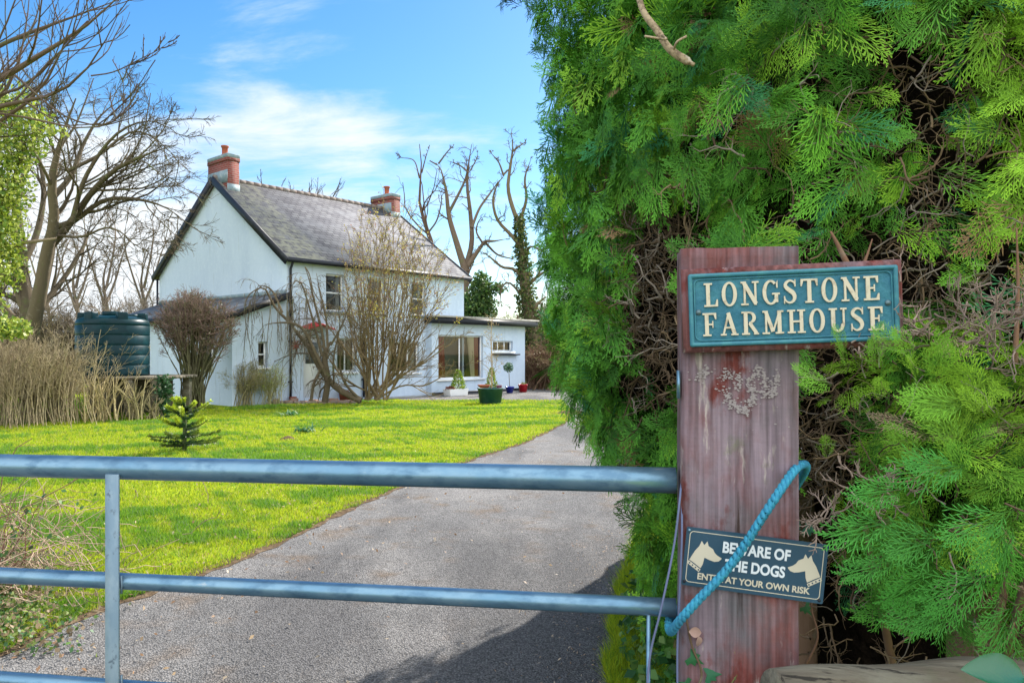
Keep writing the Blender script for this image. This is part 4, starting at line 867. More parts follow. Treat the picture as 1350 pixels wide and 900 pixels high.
# ---- shrubs made of many upright stems
def stem_shrub(name, label, base, n, spread, h, tops=None, col_=(.2,.16,.1), r=.008, levels=(), lean=(0,0), wig=.035, group=None, K=8, basew=.15, leaf=None, cat='shrub', upright=False):
    T = empty(name, tuple(base), 0, label, cat, group); b = np.array(base, float)
    th_ = rng.random(n)*2*math.pi; rr = np.sqrt(rng.random(n)); spread = spread or (1, 1); top = np.stack([np.cos(th_)*rr*spread[0]+lean[0], np.sin(th_)*rr*spread[1]+lean[1], h*(.72+.33*rng.random(n))*(1-.25*rr**2)], 1)
    if tops is not None: top = tops(n)
    st_ = np.stack([rng.normal(0, basew, n), rng.normal(0, basew, n), 0*th_], 1); u = np.linspace(0, 1, K)[None, :, None]
    if upright: top[:, :2] = st_[:, :2]+rng.normal(0, .22, (n, 2))*[1.2, 1]
    P = st_[:, None]*(1-u)+top[:, None]*np.concatenate([u**1.25, u**1.25, u**.85], 2); P = P+np.cumsum(rng.normal(0, wig*h/K, P.shape), 1)*(u > 0)
    Rr = r*np.linspace(1.3, .5, K)[None]*(.6+.8*rng.random((n, 1)))
    m_ = MB(); m_.tubes(P, Rr, 4, barkcol(n, col_, .25)); m_.build('stems', M['bark'], T); cur = (P, Rr); m2 = MB(); pcs = [P]
    for kw in levels: cur = grow(*cur, **kw); m2.tubes(cur[0], cur[1], 3, barkcol(len(cur[0]), kw_col.get(name, col_), .3)); pcs.append(cur[0])
    if levels: m2.build('twigs', M['bark'], T)
    if leaf: ml = MB(); leaves_on(ml, pcs[leaf.get('lvl', -1)], leaf['n'], leaf['size'], leaf['pal'], spread=leaf.get('spread', .04), w=leaf.get('w', .5)); ml.build('leaves', M['leaf'], T)
    return T, pcs
kw_col = {'domed_shrub': (.20,.135,.11)}
# clipped domed shrub
def domtops(n):
    a = rng.random(n)*6.283; r = np.sqrt(rng.random(n)); return np.stack([np.cos(a)*r*1.15, np.sin(a)*r*.95, 3.1-.75*r**4+rng.normal(0,.06,n)-.25*(rng.random(n)<.3)], 1)
stem_shrub('domed_shrub', 'clipped round topped bare shrub standing before the white gable', g0(256,21.6), 130, None, 3.1, domtops, (.13,.12,.065), .014, [dict(n=10, ratio=.17, ang=.7, K=5, up=.05, wig=.15, tmin=.6, rmin=.006), dict(n=7, ratio=.6, ang=.7, K=4, up=.03, wig=.2, rmin=.0045)], basew=.16, leaf=dict(lvl=1, n=3, size=.05, pal=[(.08,.09,.03),(.12,.11,.04)], spread=.05))
# pale low shrubs before the lean-to wall
stem_shrub('pale_shrub', 'low straw coloured shrub against the lean-to wall', g0(322,23.0), 70, (.75,.4), 1.35, None, (.30,.26,.14), .006, [dict(n=6, ratio=.35, ang=.6, K=4, wig=.15, rmin=.004), dict(n=4, ratio=.5, ang=.7, K=3, wig=.2, rmin=.0035)], leaf=dict(n=1, size=.035, pal=[(.3,.32,.07),(.4,.36,.12)]))
stem_shrub('yellow_shrub', 'low shrub with fresh yellow green shoots under the small window', g0(358,23.2), 60, (.6,.35), 1.2, None, (.27,.25,.12), .006, [dict(n=5, ratio=.35, ang=.6, K=4, wig=.15, rmin=.004)], leaf=dict(n=4, size=.04, pal=[(.3,.38,.05),(.36,.42,.1)]))
# dry stem hedge along the left and the cut stems before the tank
labs = ['dry brown stemmed bush at the far left edge of the lawn','tangled dry brown bush left of the green tank','dense dry brown bush just left of the tank stand','tall straw coloured cut stems in front of the green tank','thin straw stems standing before the tank platform','low dry stems at the right end of the tank platform']
for i, (x, Y, sx, hh, n_, c_) in enumerate(((-35,16.8,1.3,2.0,150,(.27,.21,.135)),(25,17.2,1.2,2.1,180,(.31,.25,.155)),(66,17.6,.65,1.85,110,(.33,.27,.165)),(128,17.6,.6,1.25,40,(.36,.29,.15)),(178,18.0,.45,1.05,24,(.36,.30,.16)),(205,18.3,.3,.6,16,(.3,.25,.14)))):
    stem_shrub('dry_shrub', labs[i], g0(x,Y), int(n_*1.35), (sx,.7), hh, None, c_, .006 if i < 3 else .010, [dict(n=5, ratio=.3 if i < 3 else .2, ang=.6, K=4, up=.05, wig=.12, rmin=.005), dict(n=3, ratio=.5, ang=.7, K=3, wig=.15, rmin=.004)] if i < 3 else [dict(n=3, ratio=.2, ang=.5, K=3, up=.05, wig=.1, rmin=.006)], basew=.62*sx if i < 3 else .35*sx, upright=i < 4)
# thickets behind: far left and far right
labs = ['tangled bare thicket behind the left hand bushes','bare thicket below the big forked tree','bare thicket behind the tank','bare thicket beside the rear of the house','brown thicket just right of the flat roofed extension','brown thicket nearest the hedge behind the gravel','pale bare thicket above the flat roof','tall pale thicket behind the conifer hedge']
for i, (x, Y, sx, hh, c_) in enumerate(((-20,30,3,4.0,(.17,.13,.09)),(50,31,2.6,3.6,(.17,.14,.10)),(120,32,2.6,3.6,(.19,.15,.11)),(190,36,2.4,4.2,(.18,.15,.12)),(715,34,1.0,1.9,(.16,.09,.06)),(748,33,1.2,1.7,(.15,.10,.06)),(668,37,1.5,3.4,(.30,.27,.13)),(728,38,1.3,4.2,(.24,.2,.11)))):
    stem_shrub('thicket', labs[i], g0(x,Y), 120, (sx,1.1), hh, None, c_, .014, [dict(n=6, ratio=.35, ang=.7, K=5, up=.03, wig=.2, rmin=.010), dict(n=5, ratio=.5, ang=.7, K=3, wig=.2, rmin=.009)], basew=.6*sx, leaf=dict(n=1, size=.07, pal=[(.16,.16,.05),(.2,.14,.08)]) if i > 3 else None)
m_ = MB(); n_ = 9000; x = np.where(rng.random(n_) < .72, -34+rng.random(n_)*26, 1.5+rng.random(n_)*9); y = 41+rng.random(n_)*5+.12*np.abs(x); h_ = 2.6+1.2*np.sin(x*.7)+.8*np.sin(x*1.9+1)
P = np.stack([np.c_[x,y,0*x]]*4, 1); P[:, 1:, 2] = (h_*rng.random(n_))[:, None]*np.array([.4,.75,1]); P[:, 1:, :2] += np.cumsum(rng.normal(0,.35,(n_,3,2)),1)
m_.tubes(P, np.full((n_,4),.022)*np.array([1.3,1,.8,.5]), 3, barkcol(n_, (.15,.13,.085), .3)); tag(m_.build('hedgerow', M['bark']), 'far tangled bare hedgerow along the field edge', 'hedgerow', kind='stuff')

# ---- multi-stemmed shrub before the house
Y = 24.4; B0 = (496,529)
tr = []
for x1, y1, xm, ym in ((452,352,462,430),(462,330,474,420),(470,310,478,400),(478,322,482,410),(487,300,487,400),(495,296,494,400),(503,292,500,390),(511,285,507,395),(519,290,512,400),(527,300,520,400),(536,305,527,410),(545,310,534,400),(553,325,540,415),(562,335,546,420),(575,350,552,425),(588,372,560,430),(455,375,470,450),(505,320,498,430),(530,335,518,430),(548,350,532,440),(482,340,486,440),(515,310,505,420),(470,360,480,440),(540,330,525,430)):
    tr.append(limb([(B0[0]+random.uniform(-16,14),B0[1]-2),(B0[0]+(xm-B0[0])*.62+random.uniform(-4,4),488),(xm,ym),((xm+x1)/2+random.uniform(-4,4),(ym+y1)/2),(x1,y1)], Y, .034, .008, dy=random.uniform(-1.3,1.3)))
for pts in ([(500,522),(520,500),(555,480),(590,455),(612,440)],[(500,524),(530,508),(560,508),(590,492),(622,478)],[(498,515),(525,480),(545,440),(575,400),(592,378)],[(500,518),(535,492),(565,470),(590,440),(600,425)],[(495,520),(470,480),(440,440),(415,400),(400,385)],[(493,520),(455,500),(432,470),(418,440)]):
    tr.append(limb(pts, Y, .035, .008, dy=random.uniform(-1.2,.2)))
MS, inv, ap = bare_tree('multistem_shrub', 'tall multi stemmed shrub with yellow buds fanning up before the house front', tr, [dict(n=16, ratio=.30, ang=.5, K=6, up=.07, wig=.14, tmin=.15, rfac=.5, rmin=.0085), dict(n=5, ratio=.4, ang=.6, K=4, up=.03, wig=.15, rmin=.006)], g0(496, Y), (.17,.125,.07), nside=(6,4,3,3), cat='shrub')
m_ = MB(); tips = ap[2][0]; tips = tips[(tips[:, 0, 2] > 2.5)]; leaves_on(m_, tips, 3, .065, [(.42,.36,.05),(.5,.44,.08),(.34,.24,.08),(.30,.14,.09)], spread=.05); o = m_.build('buds', M['leaf'], MS); o.matrix_parent_inverse = inv
# ---- contorted weeping tree
Y = 23.4
tr = [limb([(428,530),(432,500),(428,470),(436,450)], Y, .10, .08), limb([(476,528),(445,512),(425,490),(405,455),(385,430),(378,408)], Y, .11, .05, dy=.3), limb([(433,500),(418,470),(398,432),(372,425),(350,428)], Y, .07, .03, dy=-.4),
      limb([(388,430),(365,408),(352,385),(345,378),(336,385),(332,405)], Y, .05, .014, dy=-.6), limb([(372,412),(362,388),(352,378),(340,376)], Y, .04, .02, dy=.5), limb([(430,480),(425,440),(415,400),(408,370),(402,352)], Y, .05, .025),
      limb([(425,470),(412,420),(400,380),(393,368),(386,372),(381,400)], Y, .045, .012, dy=-.7), limb([(432,460),(430,420),(422,385),(417,360)], Y, .04, .015, dy=.6), limb([(436,455),(450,430),(462,400),(470,380)], Y, .035, .012), limb([(440,505),(440,470),(448,430),(445,400)], Y, .035, .012, dy=-.6),
      limb([(402,352),(408,362),(414,385),(430,410)], Y, .02, .01), limb([(476,528),(455,505),(448,480),(452,455)], Y, .05, .02, dy=-.6), limb([(340,380),(326,392),(322,420),(324,450)], Y, .02, .008), limb([(410,528),(414,505),(424,485),(430,470)], Y, .05, .04), limb([(418,440),(402,445),(392,460),(388,480)], Y, .02, .008)]
WT, inv, ap = bare_tree('weeping_tree', 'contorted weeping bare tree with thick arching limbs before the corner of the house', tr, [dict(n=8, ratio=.38, ang=.8, K=8, up=-.16, wig=.14, tmin=.25, rfac=.35, rmin=.007), dict(n=5, ratio=.6, ang=.6, K=7, up=-.28, wig=.10, rfac=.6, rmin=.0055), dict(n=3, ratio=.35, ang=.5, K=4, up=-.2, wig=.15, rmin=.0042)], g0(428, Y), (.11,.085,.055), nside=(10,5,3,3))
m_ = MB(); hp_ = [];
for x0, y0, y1 in [(random.choice([322,330,336,345,356,366,378,386,394,404]), random.uniform(385,420), random.uniform(440,520)) for _ in range(60)]:
    hp_.append(limb([(x0,y0),(x0+random.uniform(-5,5),(y0+y1)/2),(x0+random.uniform(-9,9),y1)], Y+random.uniform(-.8,.6), .009, .004, K=8, wob=.012))
P, Rr = stack(hp_); m_.tubes(P, Rr, 4, barkcol(len(P), (.15,.13,.10))); g_ = grow(P, Rr, 6, .22, .6, 4, up=-.25, wig=.15, rmin=.004); m_.tubes(*g_, 3, barkcol(len(g_[0]), (.15,.13,.10))); o = m_.build('hanging_twigs', M['bark'], WT); o.matrix_parent_inverse = inv

# ---- monkey puzzle sapling
MP = empty('monkey_puzzle', g0(243,12.35), 0, 'young monkey puzzle tree with stiff spiny branches alone on the lawn', 'tree')
m_ = MB(); m_.tube([(0,0,0),(.01,0,.4),(0,.01,.78)], np.array([.035,.03,.018]), 10, C=(.07,.09,.04)); m_.build('trunk', M['bark'], MP)
m_ = MB(); ml = MB(); brs = []
for z, n_, L_b, upk in ((.10,5,.58,.02),(.24,6,.55,.04),(.40,6,.46,.16),(.56,5,.36,.32),(.70,5,.22,.5)):
    for k in range(n_):
        a_ = 6.283*k/n_+z*7+random.uniform(-.35,.35); u = np.linspace(0,1,12)[:,None]; d_ = np.array([math.cos(a_), math.sin(a_), 0]); L2 = L_b*random.uniform(.65,1.15)
        brs.append((np.array([0,0,z+random.uniform(-.05,.05)])+d_*L2*u+np.array([0,0,1])*(upk*L2*u+.22*L2*u**3*(1 if z > .3 else .3)), z))
brs.append((np.array([[0,0,.62+.022*i] for i in range(12)]), .9))
for q, z in brs:
    m_.tube(q, np.linspace(.011,.006,12), 6, C=(.06,.09,.03)); n_ = 170; u = rng.random(n_)*11; i = np.minimum(u.astype(int),10); f = (u-i)[:,None]; O = q[i]*(1-f)+q[i+1]*f; T = nrm(q[i+1]-q[i]); pr = nrm(np.cross(T, rng.normal(0,1,T.shape))); a_ = nrm(T*.75+pr); s_ = nrm(np.cross(a_, T)); Mx = np.stack([s_, a_, np.cross(s_, a_)], 2)
    tipc = np.clip((u/11-.35)*2.2, 0, 1)[:,None]*(1 if z > .35 else .3); C = np.array([[.03,.075,.025]])*(1-tipc)+np.array([[.40,.48,.03]])*tipc
    ml.batch(np.array([(0,0,0),(.22,.35,.03),(0,1,0),(-.22,.35,.03)]), np.array([(0,1,2,3)]), O, Mx, .055*(.8+.4*rng.random(n_)), C*(.8+.4*rng.random((n_,1))))
m_.build('branches', M['bark'], MP); ml.build('leaves', M['leaf'], MP)

# ------------------------------------------------------------------ conifer hedge
def frond(nside=11, sub=3, w=.028, seed=0, droop=.25):
    r = np.random.default_rng(seed); V, Fc, C = [], [], []
    def kite(a, b, wd, c0, c1):
        a, b = np.array(a), np.array(b); d = b-a; p = np.array([-d[1], d[0]])/max(np.linalg.norm(d), 1e-6)*wd/2; m = a+d*.6; n = len(V)
        for q, c in ((a, c0), (m+p, (c0+c1)/2), (b, c1), (m-p, (c0+c1)/2)): V.append((q[0], q[1], 0)); C.append(c)
        Fc.append((n, n+3, n+2, n+1))
    kite((0,0), (0,1), w*1.2, .35, 1.5)  # pale tips; bases darkened to paint the shade deep in the spray
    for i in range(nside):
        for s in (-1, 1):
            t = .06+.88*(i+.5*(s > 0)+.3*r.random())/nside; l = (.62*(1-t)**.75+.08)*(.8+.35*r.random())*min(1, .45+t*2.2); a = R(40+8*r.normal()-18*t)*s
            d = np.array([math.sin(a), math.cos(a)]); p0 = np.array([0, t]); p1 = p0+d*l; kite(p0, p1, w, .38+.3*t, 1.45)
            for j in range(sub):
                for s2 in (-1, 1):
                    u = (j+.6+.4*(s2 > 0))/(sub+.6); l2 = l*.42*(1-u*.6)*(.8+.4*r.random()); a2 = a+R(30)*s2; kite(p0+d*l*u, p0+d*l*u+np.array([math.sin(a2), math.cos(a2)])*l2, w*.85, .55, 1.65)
    V = np.array(V); V[:, 2] = -droop*(V[:, 1]**2)-.35*V[:, 0]**2; return V, np.array(Fc), np.array(C)
FR_N = [frond(8, 3, .019, 1), frond(7, 3, .021, 2, .4), frond(9, 3, .018, 3, .1)]
FR_F = [frond(7, 2, .030, 4), frond(6, 2, .034, 5, .4), frond(7, 2, .032, 6, .1)]
DEAD = np.array([.22,.13,.07])
def put_fronds(mb, O, Nrm, Yl, size, cols, down=0.35, out=.55, tmpl=FR_N):
    n = len(O); rnd = rng.normal(0, 1, (n, 3)); tang = rnd-(rnd*Nrm).sum(1, keepdims=True)*Nrm; tang = nrm(tang)
    ax = nrm(Nrm*out*(.4+rng.random((n,1)))+tang*.8+np.array([0,0,-1])*down)
    # frond lies roughly facing outward
    nn = nrm(Nrm*.8+np.array([0,0,.5])+rng.normal(0,.45,(n,3))); sdv = nrm(np.cross(ax, nn)); nn = np.cross(sdv, ax)
    Mx = np.stack([sdv, ax, nn], 2); which = rng.integers(0, len(tmpl), n)
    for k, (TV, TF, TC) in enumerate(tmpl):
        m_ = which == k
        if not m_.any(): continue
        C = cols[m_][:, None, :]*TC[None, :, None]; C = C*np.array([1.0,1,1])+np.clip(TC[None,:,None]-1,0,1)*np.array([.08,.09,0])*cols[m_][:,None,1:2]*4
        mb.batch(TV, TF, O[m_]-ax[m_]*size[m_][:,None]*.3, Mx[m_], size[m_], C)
plan = np.array([(1.9,7.6),(1.1,6.5),(.68,5.45),(.38,4.8),(.25,4.1),(.22,3.5),(.30,2.9),(.46,2.45),(.62,2.1),(.95,1.86),(1.5,1.7),(2.2,1.62),(3.2,1.7)])
pc = resample(np.c_[plan, 0*plan[:,0]], 400)[:, :2]; pcT = nrm(np.gradient(pc, axis=0)); pcN = np.stack([pcT[:,1], -pcT[:,0]], 1)
pcS = np.concatenate([[0], np.cumsum(np.linalg.norm(np.diff(pc, axis=0), axis=1))])
def inset(z): return np.interp(z, [0,.6,.95,1.15,1.4,1.7,2.1,3.0,3.6,4.3], [.62,.55,.42,.26,.12,.04,-.01,.08,.17,.36])
def lump(s, z): return .09*vnoise(s, z, 2.2, 21)+.06*vnoise(s, z, 5, 22)+.03*vnoise(s, z, 11, 23)
def hedge_pt(s, z, depth):
    i = np.interp(s, pcS, np.arange(400)); i0 = np.minimum(i.astype(int), 398); f = (i-i0)[:,None]
    p = pc[i0]*(1-f)+pc[i0+1]*f; n = nrm(pcN[i0]*(1-f)+pcN[i0+1]*f); e = -inset(z)+lump(s, z)*1.6-depth
    q = p+n*e[:,None]; return np.c_[q, z], np.c_[n, 0*z]
def tocam(P): return CX+P[:,0]/P[:,1]*F, HY-(P[:,2]-CAMZ)/P[:,1]*F
CH = empty('conifer_hedge', (1.2,3.2,0), 0, 'towering clipped conifer hedge of drooping green sprays behind the gate post', 'hedge'); invh = Matrix.Translation(-Vector((1.2,3.2,0)))
def gapmask(px, py):
    """how bare the hedge is (0 leafy .. 1 dead twigs)"""
    g = np.zeros(len(px))
    for cx_, cy_, rx_, ry_, a_ in ((875,400,52,135,1.15),(848,480,32,80,.7),(885,290,42,52,1.0),(1190,70,60,45,.9),(1225,150,50,38,.65),(1250,230,70,40,.7),(1215,340,40,80,1.05),(1150,335,60,22,1.0),(1330,70,50,45,.6),(1100,395,70,70,1.0),(1080,620,60,260,1.1),(1290,430,90,45,.95),(1180,850,190,100,1.15),(1075,80,32,26,.9),(985,120,22,30,.6),(1110,190,40,22,.8),(1000,215,26,20,.7),(1050,270,22,22,.6),(925,190,22,26,.6),(1300,330,40,30,.7),(790,250,12,26,.6),(830,330,16,30,.6)):
        g = np.maximum(g, a_*1.15*np.exp(-(((px-cx_)/rx_)**2+((py-cy_)/ry_)**2)**2.2))
    return g
def hedge_fronds(n, s0, s1, z0, z1, dmin, dmax, size, tmpl, seed):
    s = s0+(s1-s0)*rng.random(n); z = z0+(z1-z0)*rng.random(n); dep = dmin+(dmax-dmin)*rng.random(n)**.8
    O, Nn = hedge_pt(s, z, dep); px, py = tocam(O); g = gapmask(px, py); cl = vnoise(s, z, 9, 51)+.8*vnoise(s, z, 17, 52); keep = (rng.random(n) > g*1.05) & (rng.random(n) < np.clip(1.05+cl*1.7, .16, 1))
    O, Nn, s, z, dep, px, py = [q[keep] for q in (O, Nn, s, z, dep, px, py)]; n = len(O)
    t = vnoise(s, z, 3.2, 31)*.9+.5*vnoise(s, z, 9, 32)+rng.normal(0,.25,n)
    cA, cB, cC = np.array([.034,.14,.020]), np.array([.115,.34,.026]), np.array([.21,.40,.028])
    w = np.clip(t*.5+.5, 0, 1)[:,None]; c = cA*(1-w)+cB*w; ye = (np.clip((px-1230)/120,0,1)*np.clip((420-py)/150,0,1))[:,None]*.9; ye = np.maximum(ye, (rng.random((n,1)) < .14)*.7); c = c*(1-ye)+cC*ye
    bl = (rng.random((n,1)) < .05); c = np.where(bl, np.array([.03,.18,.065]), c)
    c = c*(.75+.5*rng.random((n,1))); dd = rng.random(n) < .022; c[dd] = DEAD*(.8+.6*rng.random((dd.sum(),1)))
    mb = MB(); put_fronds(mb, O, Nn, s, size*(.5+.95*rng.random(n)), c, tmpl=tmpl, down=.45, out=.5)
    return mb
i_mid = pcS[np.argmin(np.linalg.norm(pc-[.42,2.5], axis=1))]; s_far = pcS[np.argmin(np.linalg.norm(pc-[1.2,5.6], axis=1))]; s_end = pcS[np.argmin(np.linalg.norm(pc-[2.3,1.62], axis=1))]
for nm, mb in (('foliage', hedge_fronds(13000, s_far, i_mid+.15, .12, 4.3, -.08, .24, .145, FR_F, 1)), ('foliage', hedge_fronds(4300, i_mid-.05, s_end, .5, 2.75, -.10, .26, .135, FR_N, 2)), ('foliage', hedge_fronds(1500, i_mid-.05, pcS[-1], 2.7, 4.3, 0, .2, .2, FR_F, 3))):
    o = mb.build(nm, M['foliage'], CH); o.matrix_parent_inverse = invh
# lumpy shell for dead inner growth, coloured near black as shade between sprays
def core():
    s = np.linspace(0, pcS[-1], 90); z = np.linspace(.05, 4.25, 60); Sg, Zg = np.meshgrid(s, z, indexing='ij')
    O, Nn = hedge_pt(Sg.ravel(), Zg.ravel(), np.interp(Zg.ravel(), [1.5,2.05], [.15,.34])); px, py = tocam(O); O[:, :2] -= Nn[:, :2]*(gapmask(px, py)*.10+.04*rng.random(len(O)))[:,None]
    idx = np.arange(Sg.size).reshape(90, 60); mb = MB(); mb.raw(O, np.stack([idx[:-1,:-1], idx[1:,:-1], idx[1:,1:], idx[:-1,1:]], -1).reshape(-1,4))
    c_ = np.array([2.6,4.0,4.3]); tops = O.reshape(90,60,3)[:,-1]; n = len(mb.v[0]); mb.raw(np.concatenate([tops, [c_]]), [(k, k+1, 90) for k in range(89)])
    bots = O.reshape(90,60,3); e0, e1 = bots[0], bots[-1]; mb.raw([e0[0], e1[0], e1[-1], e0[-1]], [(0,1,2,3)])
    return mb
o = core().build('inner_shade_core', M['core'], CH, smooth=True); o.matrix_parent_inverse = invh
# bare dead twigs in the gaps
def twigs(n, z0, z1, s0, s1, thr, L, r, par, inv, pal, dmin=0.02, dmax=.28, gm=gapmask):
    s = s0+(s1-s0)*rng.random(n*12); z = z0+(z1-z0)*rng.random(n*12); O, Nn = hedge_pt(s, z, dmin+(dmax-dmin)*rng.random(n*12)); px, py = tocam(O); k = rng.random(n*12) < np.where(gm(px, py) > .15, gm(px, py), thr); O, Nn = O[k][:n], Nn[k][:n]; n = len(O)
    d = nrm(Nn*.3+rng.normal(0,.8,(n,3))+[0,0,.05]); K = 8; P = [O]; 
    for _ in range(K-1): d = nrm(d+rng.normal(0,.38,d.shape)); P.append(P[-1]+d*L/K)
    P = np.stack(P, 1); Rr = r*np.linspace(1.4,.5,K)[None]*(.5+rng.random((n,1))); pal = np.array(pal); mb = MB(); c = pal[rng.integers(0,len(pal),n)]*(.7+.5*rng.random((n,1))); mb.tubes(P, Rr, 4, c)
    g_ = grow(P, Rr, 4, .45, .8, 5, up=0, wig=.35, rfac=.6, rmin=r*.35); mb.tubes(*g_, 3, np.repeat(c, 4, 0)*1.15); o = mb.build('dead_twigs', M['deadtwig'], par); o.matrix_parent_inverse = inv
tp_ = [(.15,.10,.065),(.22,.15,.09),(.10,.07,.045),(.27,.22,.18)]
twigs(420, .9, 2.5, i_mid-.5, i_mid+.35, .0, .20, .0022, CH, invh, tp_, -.02, .26); twigs(480, 1.2, 2.6, i_mid+.3, s_end, .03, .18, .0019, CH, invh, tp_, -.03, .22); twigs(80, .4, 1.4, i_mid-.1, s_end, .02, .16, .002, CH, invh, tp_, 0, .2)
# trunks inside, one pale lopped branch
for x, y in ((.95,2.6),(1.4,2.35),(1.0,4.0),(2.2,2.4)):
    m_ = MB(); P = np.array([(x+.02*math.sin(k),y+.02*math.cos(k*2),k*.5) for k in range(9)]); m_.tube(P, np.linspace(.08,.03,9), 10, C=(.16,.10,.07)); o = m_.build('trunk', M['bark'], CH, smooth=True); o.matrix_parent_inverse = invh
m_ = MB(); Yb = 2.05; m_.tube(spline([W(838,-20,Yb+.1), W(848,15,Yb), W(866,40,Yb-.04), W(884,66,Yb-.06), W(915,86,Yb-.08)], 30), np.linspace(.008,.011,30)*np.where(np.arange(30) > 27, .5, 1), 10, C=(.36,.27,.17)); m_.tube(spline([W(868,44,Yb-.04), W(878,52,Yb-.09), W(850,48,Yb-.12)], 8), .003, 6, C=(.4,.3,.2)); m_.tube(spline([W(888,68,Yb-.06), W(892,56,Yb-.1), W(905,48,Yb-.1)], 8), .003, 6, C=(.4,.3,.2))
o = m_.build('lopped_branch', mat('pale_branch', attr='mul', base=(1,1,1), rough=.9, noise=[(60,(.16,.11,.07),.48,.6), (25,(.4,.34,.27),.56,.66)], bump=[(90,.8,.004)]), CH, smooth=True); o.matrix_parent_inverse = invh
m_ = MB()   # stems rising behind the sign
for pts, Yt, r_ in (([(1130,420),(1125,370),(1108,330),(1095,305)],1.72,.012), ([(1125,380),(1140,345),(1150,315)],1.72,.006), ([(1338,480),(1342,380),(1340,300)],1.6,.006), ([(1060,880),(1078,840),(1070,800),(1075,760)],1.66,.003)):
    m_.tube(spline([W(x,y,Yt) for x,y in pts], 16), np.linspace(r_, r_*.2, 16), 8, C=(.20,.11,.07))
o = m_.build('stems', M['bark'], CH, smooth=True); o.matrix_parent_inverse = invh
# sprays that hang out against the sky at the top of the hedge
m_ = MB(); O = np.array([W(x,y,2.6) for x,y in ((690,-8),(672,-4),(662,2),(712,18),(716,40),(706,-2),(720,60),(682,4))]); Nn = np.tile([-.8,-.4,0.], (len(O),1)); put_fronds(m_, O, Nn, None, np.full(len(O),.10), np.tile([.02,.07,.02],(len(O),1)), down=.4, out=1.2, tmpl=FR_F)
m_.tube(spline([W(760,-60,2.7), W(720,-15,2.62), W(690,-8,2.6), W(665,0,2.6)], 12), .003, 5, C=(.08,.05,.03)); o = m_.build('sprays', M['foliage'], CH); o.matrix_parent_inverse = invh

# ---- the lower brighter conifer that overlaps the sign
BC = np.array([1.14, 1.90, 1.22]); BR = np.array([.54,.50,.44])
CB = empty('conifer_bush', (BC[0], BC[1], 0), 0, 'bushy yellow green conifer pressing against the right side of the post and sign', 'shrub'); invb = Matrix.Translation(-Vector((BC[0],BC[1],0)))
def bush_pts(n, k0, k1):
    q = nrm(rng.normal(0,1,(n*3,3))); q = q[(q[:,1] < .25)][:n]; q = q*(1+.10*vnoise(q[:,0]*3, q[:,2]*3, 1.6, 41)+.05*vnoise(q[:,0]*3, q[:,2]*3, 4, 42))[:,None]
    return BC+q*BR*(k0+(k1-k0)*rng.random((len(q),1))), nrm(q/BR)
m_ = MB(); O, Nn = bush_pts(1350, .66, 1.05); px, py = tocam(O)
keep = (px > 1076+rng.normal(0,7,len(px))) & (rng.random(len(px)) < np.clip(.95+1.7*(vnoise(px*.01,py*.01,4,71)+.6*vnoise(px*.01,py*.01,9,72)), .1, 1)) & (rng.random(len(px)) > .75*np.exp(-(((px-1110)/60)**2+((py-560)/30)**2))) & (py < 835-np.clip(1230-px,0,200)*.25+rng.normal(0,8,len(px))) & ~((px < 1150) & (py > 640)) & ~((px < 1180) & (py > 600) & (py < 640) & (rng.random(len(px)) < .6)) & ~((px < 1085) & (py > 560))
O, Nn, px, py = O[keep], Nn[keep], px[keep], py[keep]; n = len(O)
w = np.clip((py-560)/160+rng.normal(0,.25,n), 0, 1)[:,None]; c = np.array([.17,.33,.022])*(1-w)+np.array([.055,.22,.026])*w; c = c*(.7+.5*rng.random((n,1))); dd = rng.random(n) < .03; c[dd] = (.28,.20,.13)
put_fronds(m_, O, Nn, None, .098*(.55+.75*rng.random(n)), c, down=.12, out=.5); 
# long sprays reaching left below the warning plate and over the sign's corner
for x, y, dx, dz, s_, Yq in ((1180,690,-1,-.28,.12,1.37),(1250,700,-1,-.3,.13,1.36),(1235,748,-1,-.32,.13,1.37),(1170,745,-1,-.25,.09,1.39),(1200,640,-1,-.15,.11,1.36),(1300,740,-.8,-.5,.13,1.35),(1255,800,-1,-.3,.12,1.36),(1330,790,-.6,-.6,.12,1.35),(1190,470,-.7,.5,.07,1.37),(1150,480,-.25,1,.06,1.37),(1120,480,-.4,1,.055,1.38),(1170,455,.2,1,.045,1.37),(1100,500,-1,.25,.07,1.38),(1220,500,.1,1,.09,1.38),(1280,620,-1,.1,.13,1.36),(1330,690,-.9,-.4,.13,1.33),(1270,540,-.9,.35,.12,1.37)):
    for _ in range(2):
        o_ = W(x+random.gauss(0,8), y+random.gauss(0,8), Yq+random.gauss(0,.02)); ax = nrm(np.array([dx,-.18,dz])+rng.normal(0,.12,3)); nn = nrm(np.array([.1,-1,.35])+rng.normal(0,.25,3)); sv = nrm(np.cross(ax, nn)); nn = np.cross(sv, ax)
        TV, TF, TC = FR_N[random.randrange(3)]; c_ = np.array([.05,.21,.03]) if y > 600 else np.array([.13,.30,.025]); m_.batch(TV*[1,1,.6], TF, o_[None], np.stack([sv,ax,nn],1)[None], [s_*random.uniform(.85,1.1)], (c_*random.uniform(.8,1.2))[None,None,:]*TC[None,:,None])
o = m_.build('foliage', M['foliage'], CB); o.matrix_parent_inverse = invb
m_ = MB(); n = 260; O, Nn = bush_pts(n, .6, .98); px, py = tocam(O); k = (px > 1090); O, Nn = O[k], Nn[k]; n = len(O); d = nrm(Nn+rng.normal(0,.7,(n,3))); P = [O]
for _ in range(6): d = nrm(d+rng.normal(0,.3,d.shape)); P.append(P[-1]+d*.02)
P = np.stack(P,1); Rr = np.full((n,7),.0016)*np.linspace(1.3,.5,7); c = np.array(tp_)[rng.integers(0,4,n)]; m_.tubes(P,Rr,4,c); g_ = grow(P,Rr,3,.5,.8,4,wig=.35,rmin=.0008); m_.tubes(*g_,3,np.repeat(c,3,0))
